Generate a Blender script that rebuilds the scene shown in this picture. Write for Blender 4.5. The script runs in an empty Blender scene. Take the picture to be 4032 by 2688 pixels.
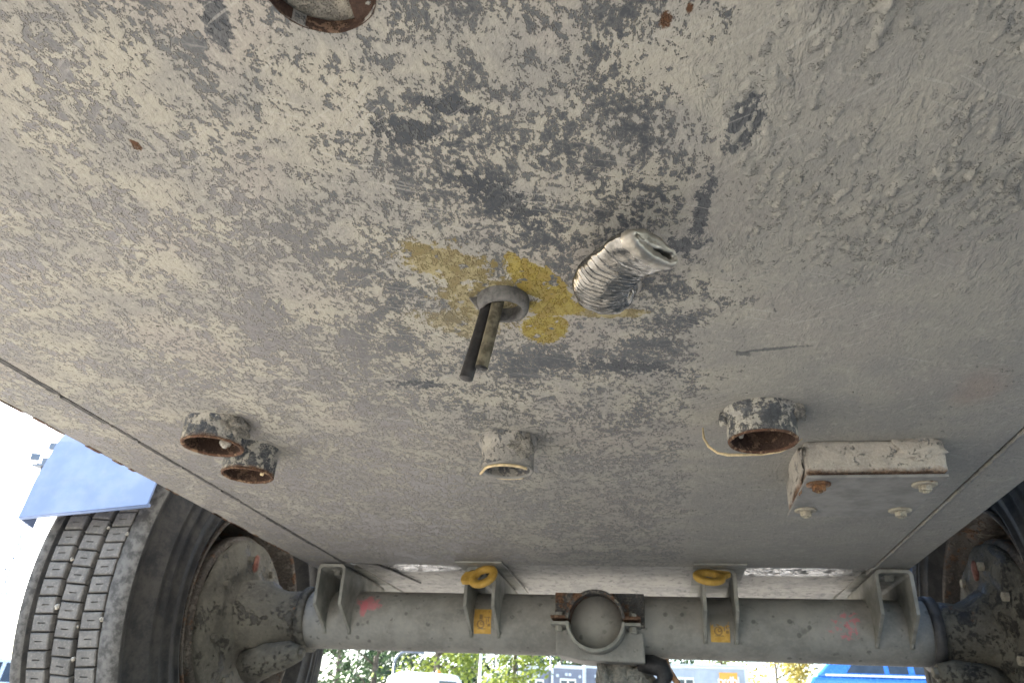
import bpy, bmesh, math, random
from mathutils import Vector, Matrix, Quaternion, noise as mnoise
R = math.radians
random.seed(7)
SC = bpy.context.scene
COL = SC.collection

# ------------------------------------------------------------------ camera
CAM_Z = 0.27
cd = bpy.data.cameras.new('camera')
cam = bpy.data.objects.new('camera', cd); COL.objects.link(cam)
cd.sensor_width = 36.0; cd.lens = 27.402; cd.clip_start = 0.02; cd.clip_end = 3000
yaw, pitch, roll = R(11.539), R(27.459), R(2.974)
fw = Vector((-math.sin(yaw) * math.cos(pitch), math.cos(yaw) * math.cos(pitch), math.sin(pitch)))
rt = Vector((math.cos(yaw), math.sin(yaw), 0)); up = rt.cross(fw)
rt2 = math.cos(roll) * rt + math.sin(roll) * up; up2 = -math.sin(roll) * rt + math.cos(roll) * up
cam.matrix_world = Matrix(((rt2.x, up2.x, -fw.x, 0), (rt2.y, up2.y, -fw.y, 0), (rt2.z, up2.z, -fw.z, CAM_Z), (0, 0, 0, 1)))
cd.dof.use_dof = True; cd.dof.focus_distance = 0.78; cd.dof.aperture_fstop = 17.0
SC.camera = cam

# ------------------------------------------------------------------ world, sun, exposure
SUN_EL, SUN_AZ = R(34), R(-66)          # azimuth measured from +Y towards +X
sun_dir = Vector((math.sin(SUN_AZ) * math.cos(SUN_EL), math.cos(SUN_AZ) * math.cos(SUN_EL), math.sin(SUN_EL)))
w = bpy.data.worlds.new('World'); SC.world = w; w.use_nodes = True
wn = w.node_tree; bg = wn.nodes['Background']
sky = wn.nodes.new('ShaderNodeTexSky'); sky.sky_type = 'NISHITA'; sky.sun_disc = False
sky.sun_elevation = SUN_EL; sky.sun_rotation = SUN_AZ; sky.air_density = 1.0; sky.dust_density = 1.6; sky.ozone_density = 1.0
wn.links.new(sky.outputs[0], bg.inputs[0]); bg.inputs[1].default_value = 0.13
sd = bpy.data.lights.new('sun', 'SUN'); sd.energy = 5.0; sd.angle = R(0.5); sd.color = (1.0, 0.965, 0.91)
sun = bpy.data.objects.new('sun', sd); COL.objects.link(sun); sun.location = (-6, 4, 9)
sun.rotation_euler = sun_dir.to_track_quat('Z', 'Y').to_euler()
SC.view_settings.view_transform = 'Standard'; SC.view_settings.look = 'None'
SC.view_settings.exposure = 2.74; SC.view_settings.gamma = 1.0
SC.render.engine = 'CYCLES'
SC.cycles.use_denoising = True
SC.cycles.max_bounces = 6; SC.cycles.diffuse_bounces = 3; SC.cycles.glossy_bounces = 3
SC.cycles.use_adaptive_sampling = True; SC.cycles.adaptive_threshold = 0.025
SC.cycles.caustics_reflective = False; SC.cycles.caustics_refractive = False

# ------------------------------------------------------------------ node helper
class NT:
    def __init__(s, name):
        s.m = bpy.data.materials.new(name); s.m.use_nodes = True
        s.t = s.m.node_tree; s.b = s.t.nodes['Principled BSDF']
        s.tc = s.t.nodes.new('ShaderNodeTexCoord'); s.P = s.tc.outputs['Object']
    def put(s, sock, v):
        if isinstance(v, bpy.types.NodeSocket): s.t.links.new(v, sock)
        elif isinstance(v, (tuple, list)) and len(v) == 3 and sock.type == 'RGBA': sock.default_value = (*v, 1)
        else: sock.default_value = v
    def math(s, op, a, b=0.0, c=0.0, clamp=False):
        n = s.t.nodes.new('ShaderNodeMath'); n.operation = op; n.use_clamp = clamp
        s.put(n.inputs[0], a); s.put(n.inputs[1], b)
        if op in ('MULTIPLY_ADD', 'SMOOTH_MIN', 'SMOOTH_MAX'): s.put(n.inputs[2], c)
        return n.outputs[0]
    def add(s, a, b): return s.math('ADD', a, b)
    def sub(s, a, b): return s.math('SUBTRACT', a, b)
    def mul(s, a, b): return s.math('MULTIPLY', a, b)
    def mx(s, a, b): return s.math('MAXIMUM', a, b)
    def mn(s, a, b): return s.math('MINIMUM', a, b)
    def mad(s, a, b, c): return s.math('MULTIPLY_ADD', a, b, c)
    def vmath(s, op, a, b=(0, 0, 0)):
        n = s.t.nodes.new('ShaderNodeVectorMath'); n.operation = op
        s.put(n.inputs[0], a)
        if op == 'SCALE': s.put(n.inputs[3], b)
        else: s.put(n.inputs[1], b)
        return n.outputs['Value'] if op in ('LENGTH', 'DISTANCE', 'DOT_PRODUCT') else n.outputs['Vector']
    def vscale(s, v, k): return s.vmath('MULTIPLY', v, k)
    def vadd(s, a, b): return s.vmath('ADD', a, b)
    def rot(s, v, a):
        n = s.t.nodes.new('ShaderNodeMapping'); s.put(n.inputs[0], v); n.inputs['Rotation'].default_value = (0, 0, a); return n.outputs[0]
    def sep(s, v):
        n = s.t.nodes.new('ShaderNodeSeparateXYZ'); s.put(n.inputs[0], v); return n.outputs
    def noise(s, v, scale, detail=4, rough=.55, dist=0.0, color=False):
        n = s.t.nodes.new('ShaderNodeTexNoise'); s.put(n.inputs['Vector'], v)
        s.put(n.inputs['Scale'], scale); n.inputs['Detail'].default_value = detail
        n.inputs['Roughness'].default_value = rough; n.inputs['Distortion'].default_value = dist
        return n.outputs['Color' if color else 'Fac']
    def vor(s, v, scale, out='Distance', feature='F1', rand=1.0):
        n = s.t.nodes.new('ShaderNodeTexVoronoi'); n.feature = feature; s.put(n.inputs['Vector'], v); n.inputs['Scale'].default_value = scale
        n.inputs['Randomness'].default_value = rand
        return n.outputs[out]
    def step(s, v, a, b, c=0.0, d=1.0, smooth=True):
        n = s.t.nodes.new('ShaderNodeMapRange'); n.interpolation_type = 'SMOOTHSTEP' if smooth else 'LINEAR'
        s.put(n.inputs[0], v); s.put(n.inputs[1], a); s.put(n.inputs[2], b); s.put(n.inputs[3], c); s.put(n.inputs[4], d)
        return n.outputs[0]
    def mix(s, f, a, b, blend='MIX'):
        n = s.t.nodes.new('ShaderNodeMix'); n.data_type = 'RGBA'; n.blend_type = blend
        s.put(n.inputs[0], f); s.put(n.inputs[6], a); s.put(n.inputs[7], b)
        return n.outputs[2]
    def mixf(s, f, a, b):
        n = s.t.nodes.new('ShaderNodeMix'); n.data_type = 'FLOAT'
        s.put(n.inputs[0], f); s.put(n.inputs[2], a); s.put(n.inputs[3], b)
        return n.outputs[0]
    def bump(s, h, dist, strength=1.0):
        n = s.t.nodes.new('ShaderNodeBump'); s.put(n.inputs['Height'], h)
        n.inputs['Distance'].default_value = dist; n.inputs['Strength'].default_value = strength
        s.t.links.new(n.outputs[0], s.b.inputs['Normal'])
    def out(s, col=None, rough=None, metal=None, spec=None, **kw):
        if col is not None: s.put(s.b.inputs['Base Color'], col)
        if rough is not None: s.put(s.b.inputs['Roughness'], rough)
        if metal is not None: s.put(s.b.inputs['Metallic'], metal)
        if spec is not None: s.put(s.b.inputs['Specular IOR Level'], spec)
        for k, v in kw.items(): s.put(s.b.inputs[k.replace('_', ' ')], v)
        return s.m
    def blob(s, P, cx, cy, rx, ry, ang, wob, amt):
        """soft distance to a rotated ellipse in the XY plane (1 at its edge), wobbled by a noise value"""
        v = s.vadd(P, (-cx, -cy, 0)); v = s.vscale(v, (1, 1, 0))
        if ang: v = s.rot(v, -ang)
        v = s.vscale(v, (1 / rx, 1 / ry, 0))
        return s.mad(s.sub(wob, .5), amt, s.vmath('LENGTH', v))

MUD_A, MUD_B, MUD_C = (.412, .394, .338), (.312, .305, .283), (.365, .340, .312)
PAINT_D = (.044, .052, .064)

def mat_belly(name='belly mud', rear=False):
    t = NT(name); P = t.P
    x, y, z = t.sep(P)
    warp = t.vmath('SUBTRACT', t.noise(P, 14, 1, .5, color=True), (.5, .5, .5))
    Pw = t.vadd(P, t.vmath('SCALE', warp, .022))
    Pw2 = t.vscale(t.vadd(P, t.vmath('SCALE', t.vmath('SUBTRACT', t.noise(P, 60, 0, .5, color=True), (.5, .5, .5)), .007)), (1, .62, 1))
    big = t.noise(P, 4.5, 2, .55)
    big2 = t.noise(t.vadd(P, (3.1, 1.7, 0)), 11, 3, .6)
    mid = t.noise(t.vscale(Pw, (1, .62, 1)), 98, 4, .80)
    fine = t.noise(Pw2, 240, 3, .74)
    clus = t.noise(t.vscale(Pw, (1, .75, 1)), 17, 3, .62)
    # where the plate is scrubbed bare, where the mud lies thick
    cen = t.step(t.blob(P, -.075, .50, .26, .34, 0, big2, 2.2), .35, 1.25, 1, 0)
    cen2 = t.step(t.blob(P, -.17, .88, .36, .22, 0, big2, 2.0), .3, 1.2, 1, 0)
    right = t.step(t.add(x, t.mul(t.sub(big2, .5), .16)), .030, .080)
    rightn = t.mul(right, t.step(y, .95, .60))
    left = t.step(t.add(x, t.mul(t.sub(big, .5), .25)), -.20, -.44)
    rearw = t.step(y, .85, 1.25)
    v = t.add(t.add(t.mul(mid, .43), t.mul(fine, .31)), t.mul(clus, .26))
    thr = t.add(t.mad(cen, .040, .452), t.mul(cen2, .034))
    thr = t.sub(thr, t.mul(right, .085)); thr = t.add(thr, t.mul(left, .030)); thr = t.add(thr, t.mul(rearw, .020))
    mud = t.step(t.sub(v, thr), -.012, .012)
    thin = t.step(t.sub(v, thr), -.07, -.01)                    # dust haze creeping into the bare paint
    film = t.mn(t.add(t.add(t.mul(left, .66), t.mul(right, .62)), t.mul(rearw, .55)), .84)
    film = t.mx(film, .07)
    film = t.mul(film, t.step(fine, .30, .66, .70, 1.15))
    paint = t.mix(t.step(clus, .35, .65), PAINT_D, (.075, .084, .096))
    base = t.mix(film, paint, t.mix(left, (.268, .262, .250), (.300, .284, .284)))
    base = t.mix(t.mul(thin, .28), base, (.27, .265, .25))
    mcol = t.mix(t.step(t.noise(Pw, 13, 3, .6), .38, .62), MUD_A, MUD_B)
    mcol = t.mix(t.step(t.noise(t.vadd(P, (9, 2, 0)), 6, 2, .6), .5, .66, 0, .7), mcol, MUD_C)
    mcol = t.mix(t.mul(right, .5), mcol, (.285, .282, .258))
    mcol = t.mix(t.mul(rearw, .35), mcol, (.315, .305, .285))
    mcol = t.mix(t.step(mid, .50, .72, 0, .5), mcol, (.50, .475, .42))
    mcol = t.mix(t.step(fine, .52, .30, 0, .45), mcol, (.20, .195, .185))
    col = t.mix(t.mul(mud, .93), base, mcol)
    # bare dark patches where the coat came off in one piece
    dk = None
    for (cx, cy, rx, ry, a, am) in ((.070, .441, .013, .030, .25, 1.5), (.070, .412, .006, .010, 0, 1.2), (-.264, .305, .010, .028, .35, 1.5),
                                    (-.170, .418, .030, .016, .3, 2.0), (.043, .545, .008, .050, .12, 2.2), (-.12, .50, .05, .018, .9, 2.4),
                                    (-.03, .83, .05, .018, .3, 2.4), (.03, .585, .022, .012, .2, 2.2), (-.29, .86, .035, .012, .1, 2.4), (-.135, .395, .02, .01, .5, 2.2)):
        d = t.step(t.blob(P, cx, cy, rx, ry, a, mid, am * 2), .8, 1.05, 1, 0)
        dk = d if dk is None else t.mx(dk, d)
    bare = t.mix(t.step(fine, .45, .62, 0, .3), PAINT_D, (.13, .135, .14))
    col = t.mix(t.mul(dk, .9), col, bare)
    mud0 = mud; mud = t.mul(mud, t.sub(1, dk))
    # scratches: short, bent, in loose families
    for ang, sc, lo in ((.55, 1.0, .69), (-.42, 1.2, .70)):
        sv = t.vscale(t.rot(Pw, ang), (16 * sc, 300 * sc, 1))
        sm = t.step(t.noise(sv, 1.0, 0, .5), lo, lo + .05)
        sm = t.mul(sm, t.step(t.noise(t.vadd(P, (ang * 7, 0, 0)), 9, 1, .5), .48, .62))
        col = t.mix(t.mul(sm, .38), col, (.47, .455, .42))
    # yellow paint round the hose gland
    yw = None; ywob = t.add(t.mul(clus, .50), t.add(t.mul(mid, .3), t.mul(fine, .2)))
    for (cx, cy, rx, ry, a, am, k) in ((-.103, .640, .021, .058, -.42, 2.6, 1.0), (-.112, .725, .028, .034, .3, 3.2, 1.0), (-.098, .686, .036, .018, .2, 3.0, .95), (-.122, .600, .008, .022, -.2, 2.0, .9),
                                       (-.190, .595, .040, .048, -.6, 5.0, .60), (-.170, .655, .048, .034, .1, 5.5, .55), (-.055, .698, .050, .012, .15, 4.0, .6), (-.052, .672, .007, .016, 0, 2.2, .7),
                                       (-.200, .705, .045, .03, .3, 6.5, .42)):
        d = t.mul(t.step(t.blob(P, cx, cy, rx, ry, a, ywob, am), .90, 1.0, 1, 0), k)
        yw = d if yw is None else t.mx(yw, d)
    ypig = t.mix(t.step(mid, .38, .62), (.27, .195, .035), (.345, .285, .08))
    ypig = t.mix(t.step(fine, .5, .7, 0, .5), ypig, (.20, .155, .04))
    holes = t.step(t.noise(P, 60, 2, .65), .36, .40)
    col = t.mix(t.mul(t.mul(yw, .95), holes), col, ypig)
    # rust nicks
    for (cx, cy, r) in ((-.388, .404, .007), (.016, .342, .007), (-.47, .30, .008), (.030, .335, .004)):
        d = t.step(t.blob(P, cx, cy, r * .6, r, .2, fine, 2.2), .7, 1.1, 1, 0)
        col = t.mix(d, col, (.11, .06, .035))
    for (cx, cy, rx, ry, a) in ((.13, .797, .040, .004, -.12), (.098, .806, .012, .006, .5)):
        d = t.step(t.blob(P, cx, cy, rx, ry, a, fine, 1.8), .6, 1.1, 1, 0)
        col = t.mix(t.mul(d, .75), col, (.105, .11, .118))
    d = t.step(t.blob(P, .376, .93, .035, .06, 0, big2, 1.2), .3, 1.2, 1, 0)
    col = t.mix(t.mul(d, .35), col, (.36, .27, .22))
    # relief
    ridge = t.noise(t.vscale(Pw2, (1.0, .55, 1)), 48, 4, .70)
    ridge = t.mul(t.step(ridge, .46, .80, smooth=False), t.step(clus, .40, .62))
    h = t.add(t.mul(mud0, .40), t.mul(t.mul(mud0, fine), .75))
    h = t.add(h, t.mul(t.mul(rightn, ridge), 1.6))
    h = t.add(h, t.mul(big, 2.0))
    h = t.add(h, t.mul(t.mul(t.mx(left, rearw), mid), .8))
    t.bump(h, .0022, 1.0)
    return t.out(col, t.mixf(mud, .50, .92), spec=t.mixf(mud, .4, .12))

def mat_rear():
    t = NT('scuffed tail plate'); P = t.P
    a = t.noise(t.vscale(P, (1, .7, 1)), 40, 5, .7, .4); b = t.noise(P, 9, 3, .6)
    col = t.mix(t.step(t.mixf(.4, a, b), .42, .56), (.25, .245, .23), (.36, .345, .315))
    col = t.mix(t.mul(t.step(t.noise(t.vscale(P, (1, .5, 1)), 55, 4, .7), .57, .64), .75), col, (.11, .113, .115))
    shine = t.mul(t.step(t.noise(t.vscale(P, (1, 1.2, 1)), 6, 2, .5), .52, .60), t.step(a, .40, .52))
    sh1 = t.step(t.blob(P, -.62, 1.995, .12, .06, 0, a, 1.5), .7, 1.1, 1, 0); sh2 = t.step(t.blob(P, .30, 2.0, .17, .07, 0, a, 1.5), .7, 1.1, 1, 0)
    shine = t.mul(t.mx(sh1, sh2), t.step(a, .40, .50))
    dent = t.noise(t.vscale(P, (1.0, 1.3, 1)), 30, 2, .5, 1.2)
    t.bump(t.add(t.mul(dent, t.mad(shine, .9, .1)), t.mul(a, .05)), .020, 1.0)
    return t.out(col, t.mixf(shine, .7, .22), metal=t.mul(shine, .5), spec=.3)

def mat_muddy(name, paint, cover=.5, rust=0.0, scale=30, muda=MUD_A, mudb=MUD_B, rough=.5, metal=0.0, rust_low=None, bumpd=.0018):
    """painted steel with caked mud; rust_low = (z_edge, depth) rusts the lower rim"""
    t = NT(name); P = t.P
    mid = t.noise(P, scale, 5, .66, .4); fine = t.noise(P, scale * 5, 3, .65)
    v = t.add(t.mul(mid, .72), t.mul(fine, .28))
    thr = .5 + (.5 - cover) * .26
    mud = t.step(v, thr - .012, thr + .012)
    col = t.mix(t.step(fine, .35, .65), paint, tuple(c * 1.5 for c in paint))
    film = t.step(v, thr - .08, thr)
    col = t.mix(t.mul(film, .35), col, mudb)
    mc = t.mix(t.step(t.noise(P, scale * .6, 4, .6), .4, .6), muda, mudb)
    mc = t.mix(t.step(fine, .45, .72, 0, .4), mc, tuple(min(1, c * 1.35) for c in muda))
    mc = t.mix(t.step(t.noise(P, scale * 9, 3, .6), .55, .72, 0, .4), mc, tuple(c * .5 for c in mudb))
    col = t.mix(mud, col, mc)
    if rust > 0 or rust_low:
        rn = t.noise(t.vadd(P, (5, 3, 1)), scale * .7, 7, .68)
        rcol = t.mix(t.step(fine, .35, .65), (.075, .036, .020), (.21, .115, .062))
        rm = t.step(rn, .5 + (.5 - rust) * .4 - .03, .5 + (.5 - rust) * .4 + .03) if rust > 0 else None
        if rust_low:
            zz = t.sep(P)[2]
            lo = t.step(t.add(zz, t.mul(t.sub(rn, .5), rust_low[1] * 2.2)), rust_low[0] + rust_low[1], rust_low[0], 0, 1)
            rm = lo if rm is None else t.mx(rm, lo)
        col = t.mix(t.mul(rm, .9), col, rcol)
    t.bump(t.add(t.mul(mud, t.add(.6, t.mul(mid, 1.5))), t.mul(fine, .35)), bumpd, 1.0)
    return t.out(col, t.mixf(mud, rough, .9), metal=metal, spec=.25)

def mat_plain(name, col, rough=.5, metal=0.0, var=.25, scale=40, bumpd=0.0, spec=.5, dust=0.0, dustcol=(.40, .37, .32), **kw):
    t = NT(name); n = t.noise(t.P, scale, 6, .62); n2 = t.noise(t.P, scale * 4.3, 4, .6)
    c = t.mix(t.step(n, .35, .65), tuple(v * (1 - var) for v in col), tuple(min(1, v * (1 + var)) for v in col))
    if dust: c = t.mix(t.mul(t.step(t.mixf(.4, n, n2), .42, .62), dust), c, dustcol)
    if bumpd: t.bump(t.add(n, t.mul(n2, .4)), bumpd)
    return t.out(c, t.step(n2, .3, .7, max(0, rough - .1), min(1, rough + .1)), metal=metal, spec=spec, **kw)

def mat_axle():
    t = NT('dusty axle paint'); P = t.P
    n = t.noise(P, 14, 7, .62); f = t.noise(P, 110, 5, .65); g = t.noise(t.vadd(P, (4, 4, 0)), 38, 5, .6)
    col = t.mix(t.step(n, .36, .64), (.225, .222, .206), (.315, .308, .285))
    col = t.mix(t.step(f, .42, .68, 0, .4), col, (.36, .345, .30))
    spots = t.step(t.vor(P, 34), .16, .22, 1, 0)
    col = t.mix(t.mul(t.mul(spots, t.step(g, .46, .54)), .65), col, (.10, .10, .095))
    col = t.mix(t.mul(t.step(g, .62, .70), .5), col, (.12, .12, .11))
    x, y, z = t.sep(P)
    for (cx, cz, rx, rz, lo) in ((-.757, .585, .036, .019, .30), (-.768, .570, .011, .022, .36), (.415, .560, .034, .034, .50)):
        d = t.vmath('LENGTH', t.vscale(t.vadd(P, (-cx, 0, -cz)), (1 / rx, 0, 1 / rz)))
        m = t.mul(t.step(t.mad(t.sub(g, .5), 2.2, d), .75, 1.0, 1, 0), t.step(t.noise(P, 80, 4, .6), lo, lo + .06))
        col = t.mix(t.mul(m, .62), col, (.60, .17, .20))
    t.bump(t.add(t.mul(n, 1.0), t.mul(f, .3)), .0016)
    return t.out(col, .72, spec=.25)

def mat_rubber(name='tyre rubber', dust=.5):
    t = NT(name); n = t.noise(t.P, 22, 7, .65); f = t.noise(t.P, 160, 5, .65)
    col = t.mix(t.step(n, .35, .66), (.014, .0145, .016), (.028, .0275, .027))
    col = t.mix(t.mul(t.step(t.mixf(.45, n, f), .42, .60), dust), col, (.125, .115, .10))
    t.bump(t.add(n, t.mul(f, .6)), .0012)
    return t.out(col, t.step(f, .3, .7, .62, .85), spec=.3)

def mat_tread():
    t = NT('dusty tread rubber')
    ps = t.t.nodes.new('ShaderNodeNewGeometry').outputs['Position']
    n = t.noise(ps, 26, 6, .65); f = t.noise(ps, 190, 5, .65)
    col = t.mix(t.step(n, .35, .66), (.105, .103, .101), (.160, .155, .148))
    col = t.mix(t.step(f, .50, .70, 0, .55), col, (.26, .25, .225))
    t.bump(f, .0008)
    return t.out(col, .85, spec=.2)

def mat_sticker(cx, cz, fade):
    t = NT('lashing sticker'); P = t.P
    g = t.noise(P, 90, 5, .65)
    v = t.vadd(P, (-cx, 0, -cz)); v = t.vscale(v, (1, 0, 1))
    x, y, z = t.sep(v)
    def ring(ox, oz, r, wd):
        d = t.vmath('LENGTH', t.vadd(v, (-ox, 0, -oz)))
        return t.step(t.math('ABSOLUTE', t.sub(d, r)), wd, wd * .6 + .0002, 0, 1)
    def bar(ox, oz, hx, hz):
        return t.mul(t.step(t.math('ABSOLUTE', t.sub(x, ox)), hx + .0004, hx, 0, 1), t.step(t.math('ABSOLUTE', t.sub(z, oz)), hz + .0004, hz, 0, 1))
    ink = t.mx(ring(-.004, -.007, .0085, .0017), ring(-.001, -.005, .0035, .0014))
    ink = t.mx(ink, bar(-.002, -.0175, .010, .0008)); ink = t.mx(ink, bar(.010, .000, .0011, .007)); ink = t.mx(ink, bar(.015, .003, .0011, .005))
    ink = t.mx(ink, bar(.012, .0095, .007, .0009)); ink = t.mx(ink, bar(.0165, -.009, .003, .003)); ink = t.mx(ink, bar(-.004, .010, .004, .006))
    ink = t.mx(ink, bar(.016, .023, .001, .001))
    col = t.mix(t.step(g, .35, .65), (.50, .30, .065), (.62, .39, .10))
    col = t.mix(t.mul(ink, .72), col, (.17, .115, .07))
    worn = t.step(t.add(t.mul(g, .6), t.mul(z, 9 * fade)), .28 + .10 * (1 - fade), .36 + .10 * (1 - fade)) if fade else t.step(g, .66, .72)
    col = t.mix(worn, col, (.24, .235, .21))
    return t.out(col, .6, spec=.25)

M = {}
M['belly'] = mat_belly()
M['rear'] = mat_rear()
M['mud'] = mat_muddy('caked mud', (.17, .163, .148), .62, 0, 105, (.335, .315, .27), (.25, .24, .215), bumpd=.0035)
M['clod'] = mat_muddy('dried mud crust', (.20, .198, .185), .72, 0, 110, (.325, .318, .285), (.26, .257, .238), bumpd=.0016)
M['socket'] = mat_muddy('muddy socket paint', PAINT_D, .5, 0, 42, rust_low=(.632, .012))
M['socketmud'] = mat_muddy('mud smeared socket paint', (.085, .09, .098), .66, 0, 48, (.36, .34, .295), (.28, .27, .25))
M['socketclean'] = mat_muddy('chipped socket paint', (.055, .06, .066), .46, 0, 55, rust_low=(.628, .005))
M['rust'] = mat_muddy('flaking rust', (.085, .046, .030), .38, 0, 70, (.30, .20, .125), (.17, .105, .07), rough=.85)
M['rustdark'] = mat_muddy('dark rusty bore', (.045, .027, .020), .35, 0, 60, (.17, .11, .075), (.10, .066, .048), rough=.8)
M['box'] = mat_muddy('mud plastered box', (.20, .20, .195), .80, 0, 58, (.46, .425, .365), (.37, .345, .305), rust_low=(.622, .010))
M['lid'] = mat_plain('dusty cover plate', (.225, .222, .21), .7, 0, .14, 30, .0008, .25, .4, (.30, .29, .265))
M['bolt'] = mat_muddy('dusty bolt', (.25, .22, .17), .72, .12, 80, (.42, .385, .30), (.34, .31, .25))
M['boltrust'] = mat_muddy('rusty bolt', (.20, .10, .045), .4, .55, 80, (.36, .26, .15), (.26, .18, .10))
M['axle'] = mat_axle()
M['clampdark'] = mat_muddy('rust spotted dark steel', (.050, .050, .050), .34, .42, 36, (.20, .185, .16), (.14, .13, .115), rough=.7)
M['bracket'] = mat_plain('dusty bracket paint', (.235, .235, .21), .7, 0, .22, 18, .001, .25, .45, (.33, .32, .28))
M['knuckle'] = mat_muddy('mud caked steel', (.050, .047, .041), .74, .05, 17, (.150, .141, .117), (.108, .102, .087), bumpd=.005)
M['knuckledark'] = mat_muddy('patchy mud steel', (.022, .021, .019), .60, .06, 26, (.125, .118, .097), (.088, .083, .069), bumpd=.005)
M['rubber'] = mat_rubber(dust=.20); M['tread'] = mat_tread()
M['rib'] = mat_plain('gritty shoulder rubber', (.085, .083, .080), .9, 0, .35, 60, .0022, .2, .35, (.17, .165, .15))
M['rim'] = mat_plain('dark rim paint', (.045, .045, .047), .6, 0, .4, 20, .001, .3, .35, (.13, .12, .105))
M['rimlip'] = mat_muddy('rusty rim lip', (.075, .065, .055), .4, .3, 30, (.19, .17, .145), (.12, .10, .085))
M['black'] = mat_plain('black plastic', (.016, .016, .018), .55, 0, .3, 60, .0004, .4, .15, (.12, .11, .10))
M['oldtube'] = mat_plain('weathered rubber tube', (.105, .095, .068), .8, 0, .35, 90, .0010, .25, .5, (.22, .195, .14))
M['grommet'] = mat_plain('dusty rubber grommet', (.105, .105, .105), .7, 0, .25, 60, .0006, .3, .55, (.23, .22, .205))
M['alu'] = mat_plain('crumpled aluminium', (.285, .275, .255), .17, 1.0, .35, 60, .0010, .5, .30, (.13, .115, .095))
M['aludirt'] = mat_plain('dirty aluminium', (.36, .34, .30), .40, .7, .3, 50, .0008, .5, .45, (.30, .27, .23))
M['yellow'] = mat_plain('chipped yellow paint', (.52, .32, .06), .5, 0, .18, 70, .0005, .4, .28, (.26, .20, .10))
M['fender'] = mat_plain('flare tinted mudguard paint', (.17, .235, .40), .5, 0, .07, 9, .0003, .45, .18, (.36, .38, .43))  # light grey sheet; the blue of the lens flare is put into its colour
M['body'] = mat_plain('grey body paint', (.30, .30, .29), .6, 0, .12, 5, .0005, .4, .3)
M['straw'] = mat_plain('pale split straw', (.62, .50, .30), .6, 0, .2, 120, .0003, .3)
M['stone'] = mat_plain('grey pebble', (.34, .32, .28), .9, 0, .5, 160, .002, .2)
M['seam'] = mat_plain('perished seam filler', (.055, .056, .058), .8, 0, .4, 60, .0015, .3, .35, (.20, .18, .16))
M['weld'] = mat_muddy('dusty weld', (.20, .20, .19), .55, .10, 50, (.34, .32, .27), (.25, .24, .22))
M['hoseorange'] = mat_plain('orange brown hose', (.40, .21, .10), .7, 0, .2, 60, .0006, .3, .3)
M['reflector'] = mat_plain('red rag tag', (.20, .075, .055), .7, 0, .3, 60, .0008, .3, .45, (.25, .17, .13))

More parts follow.
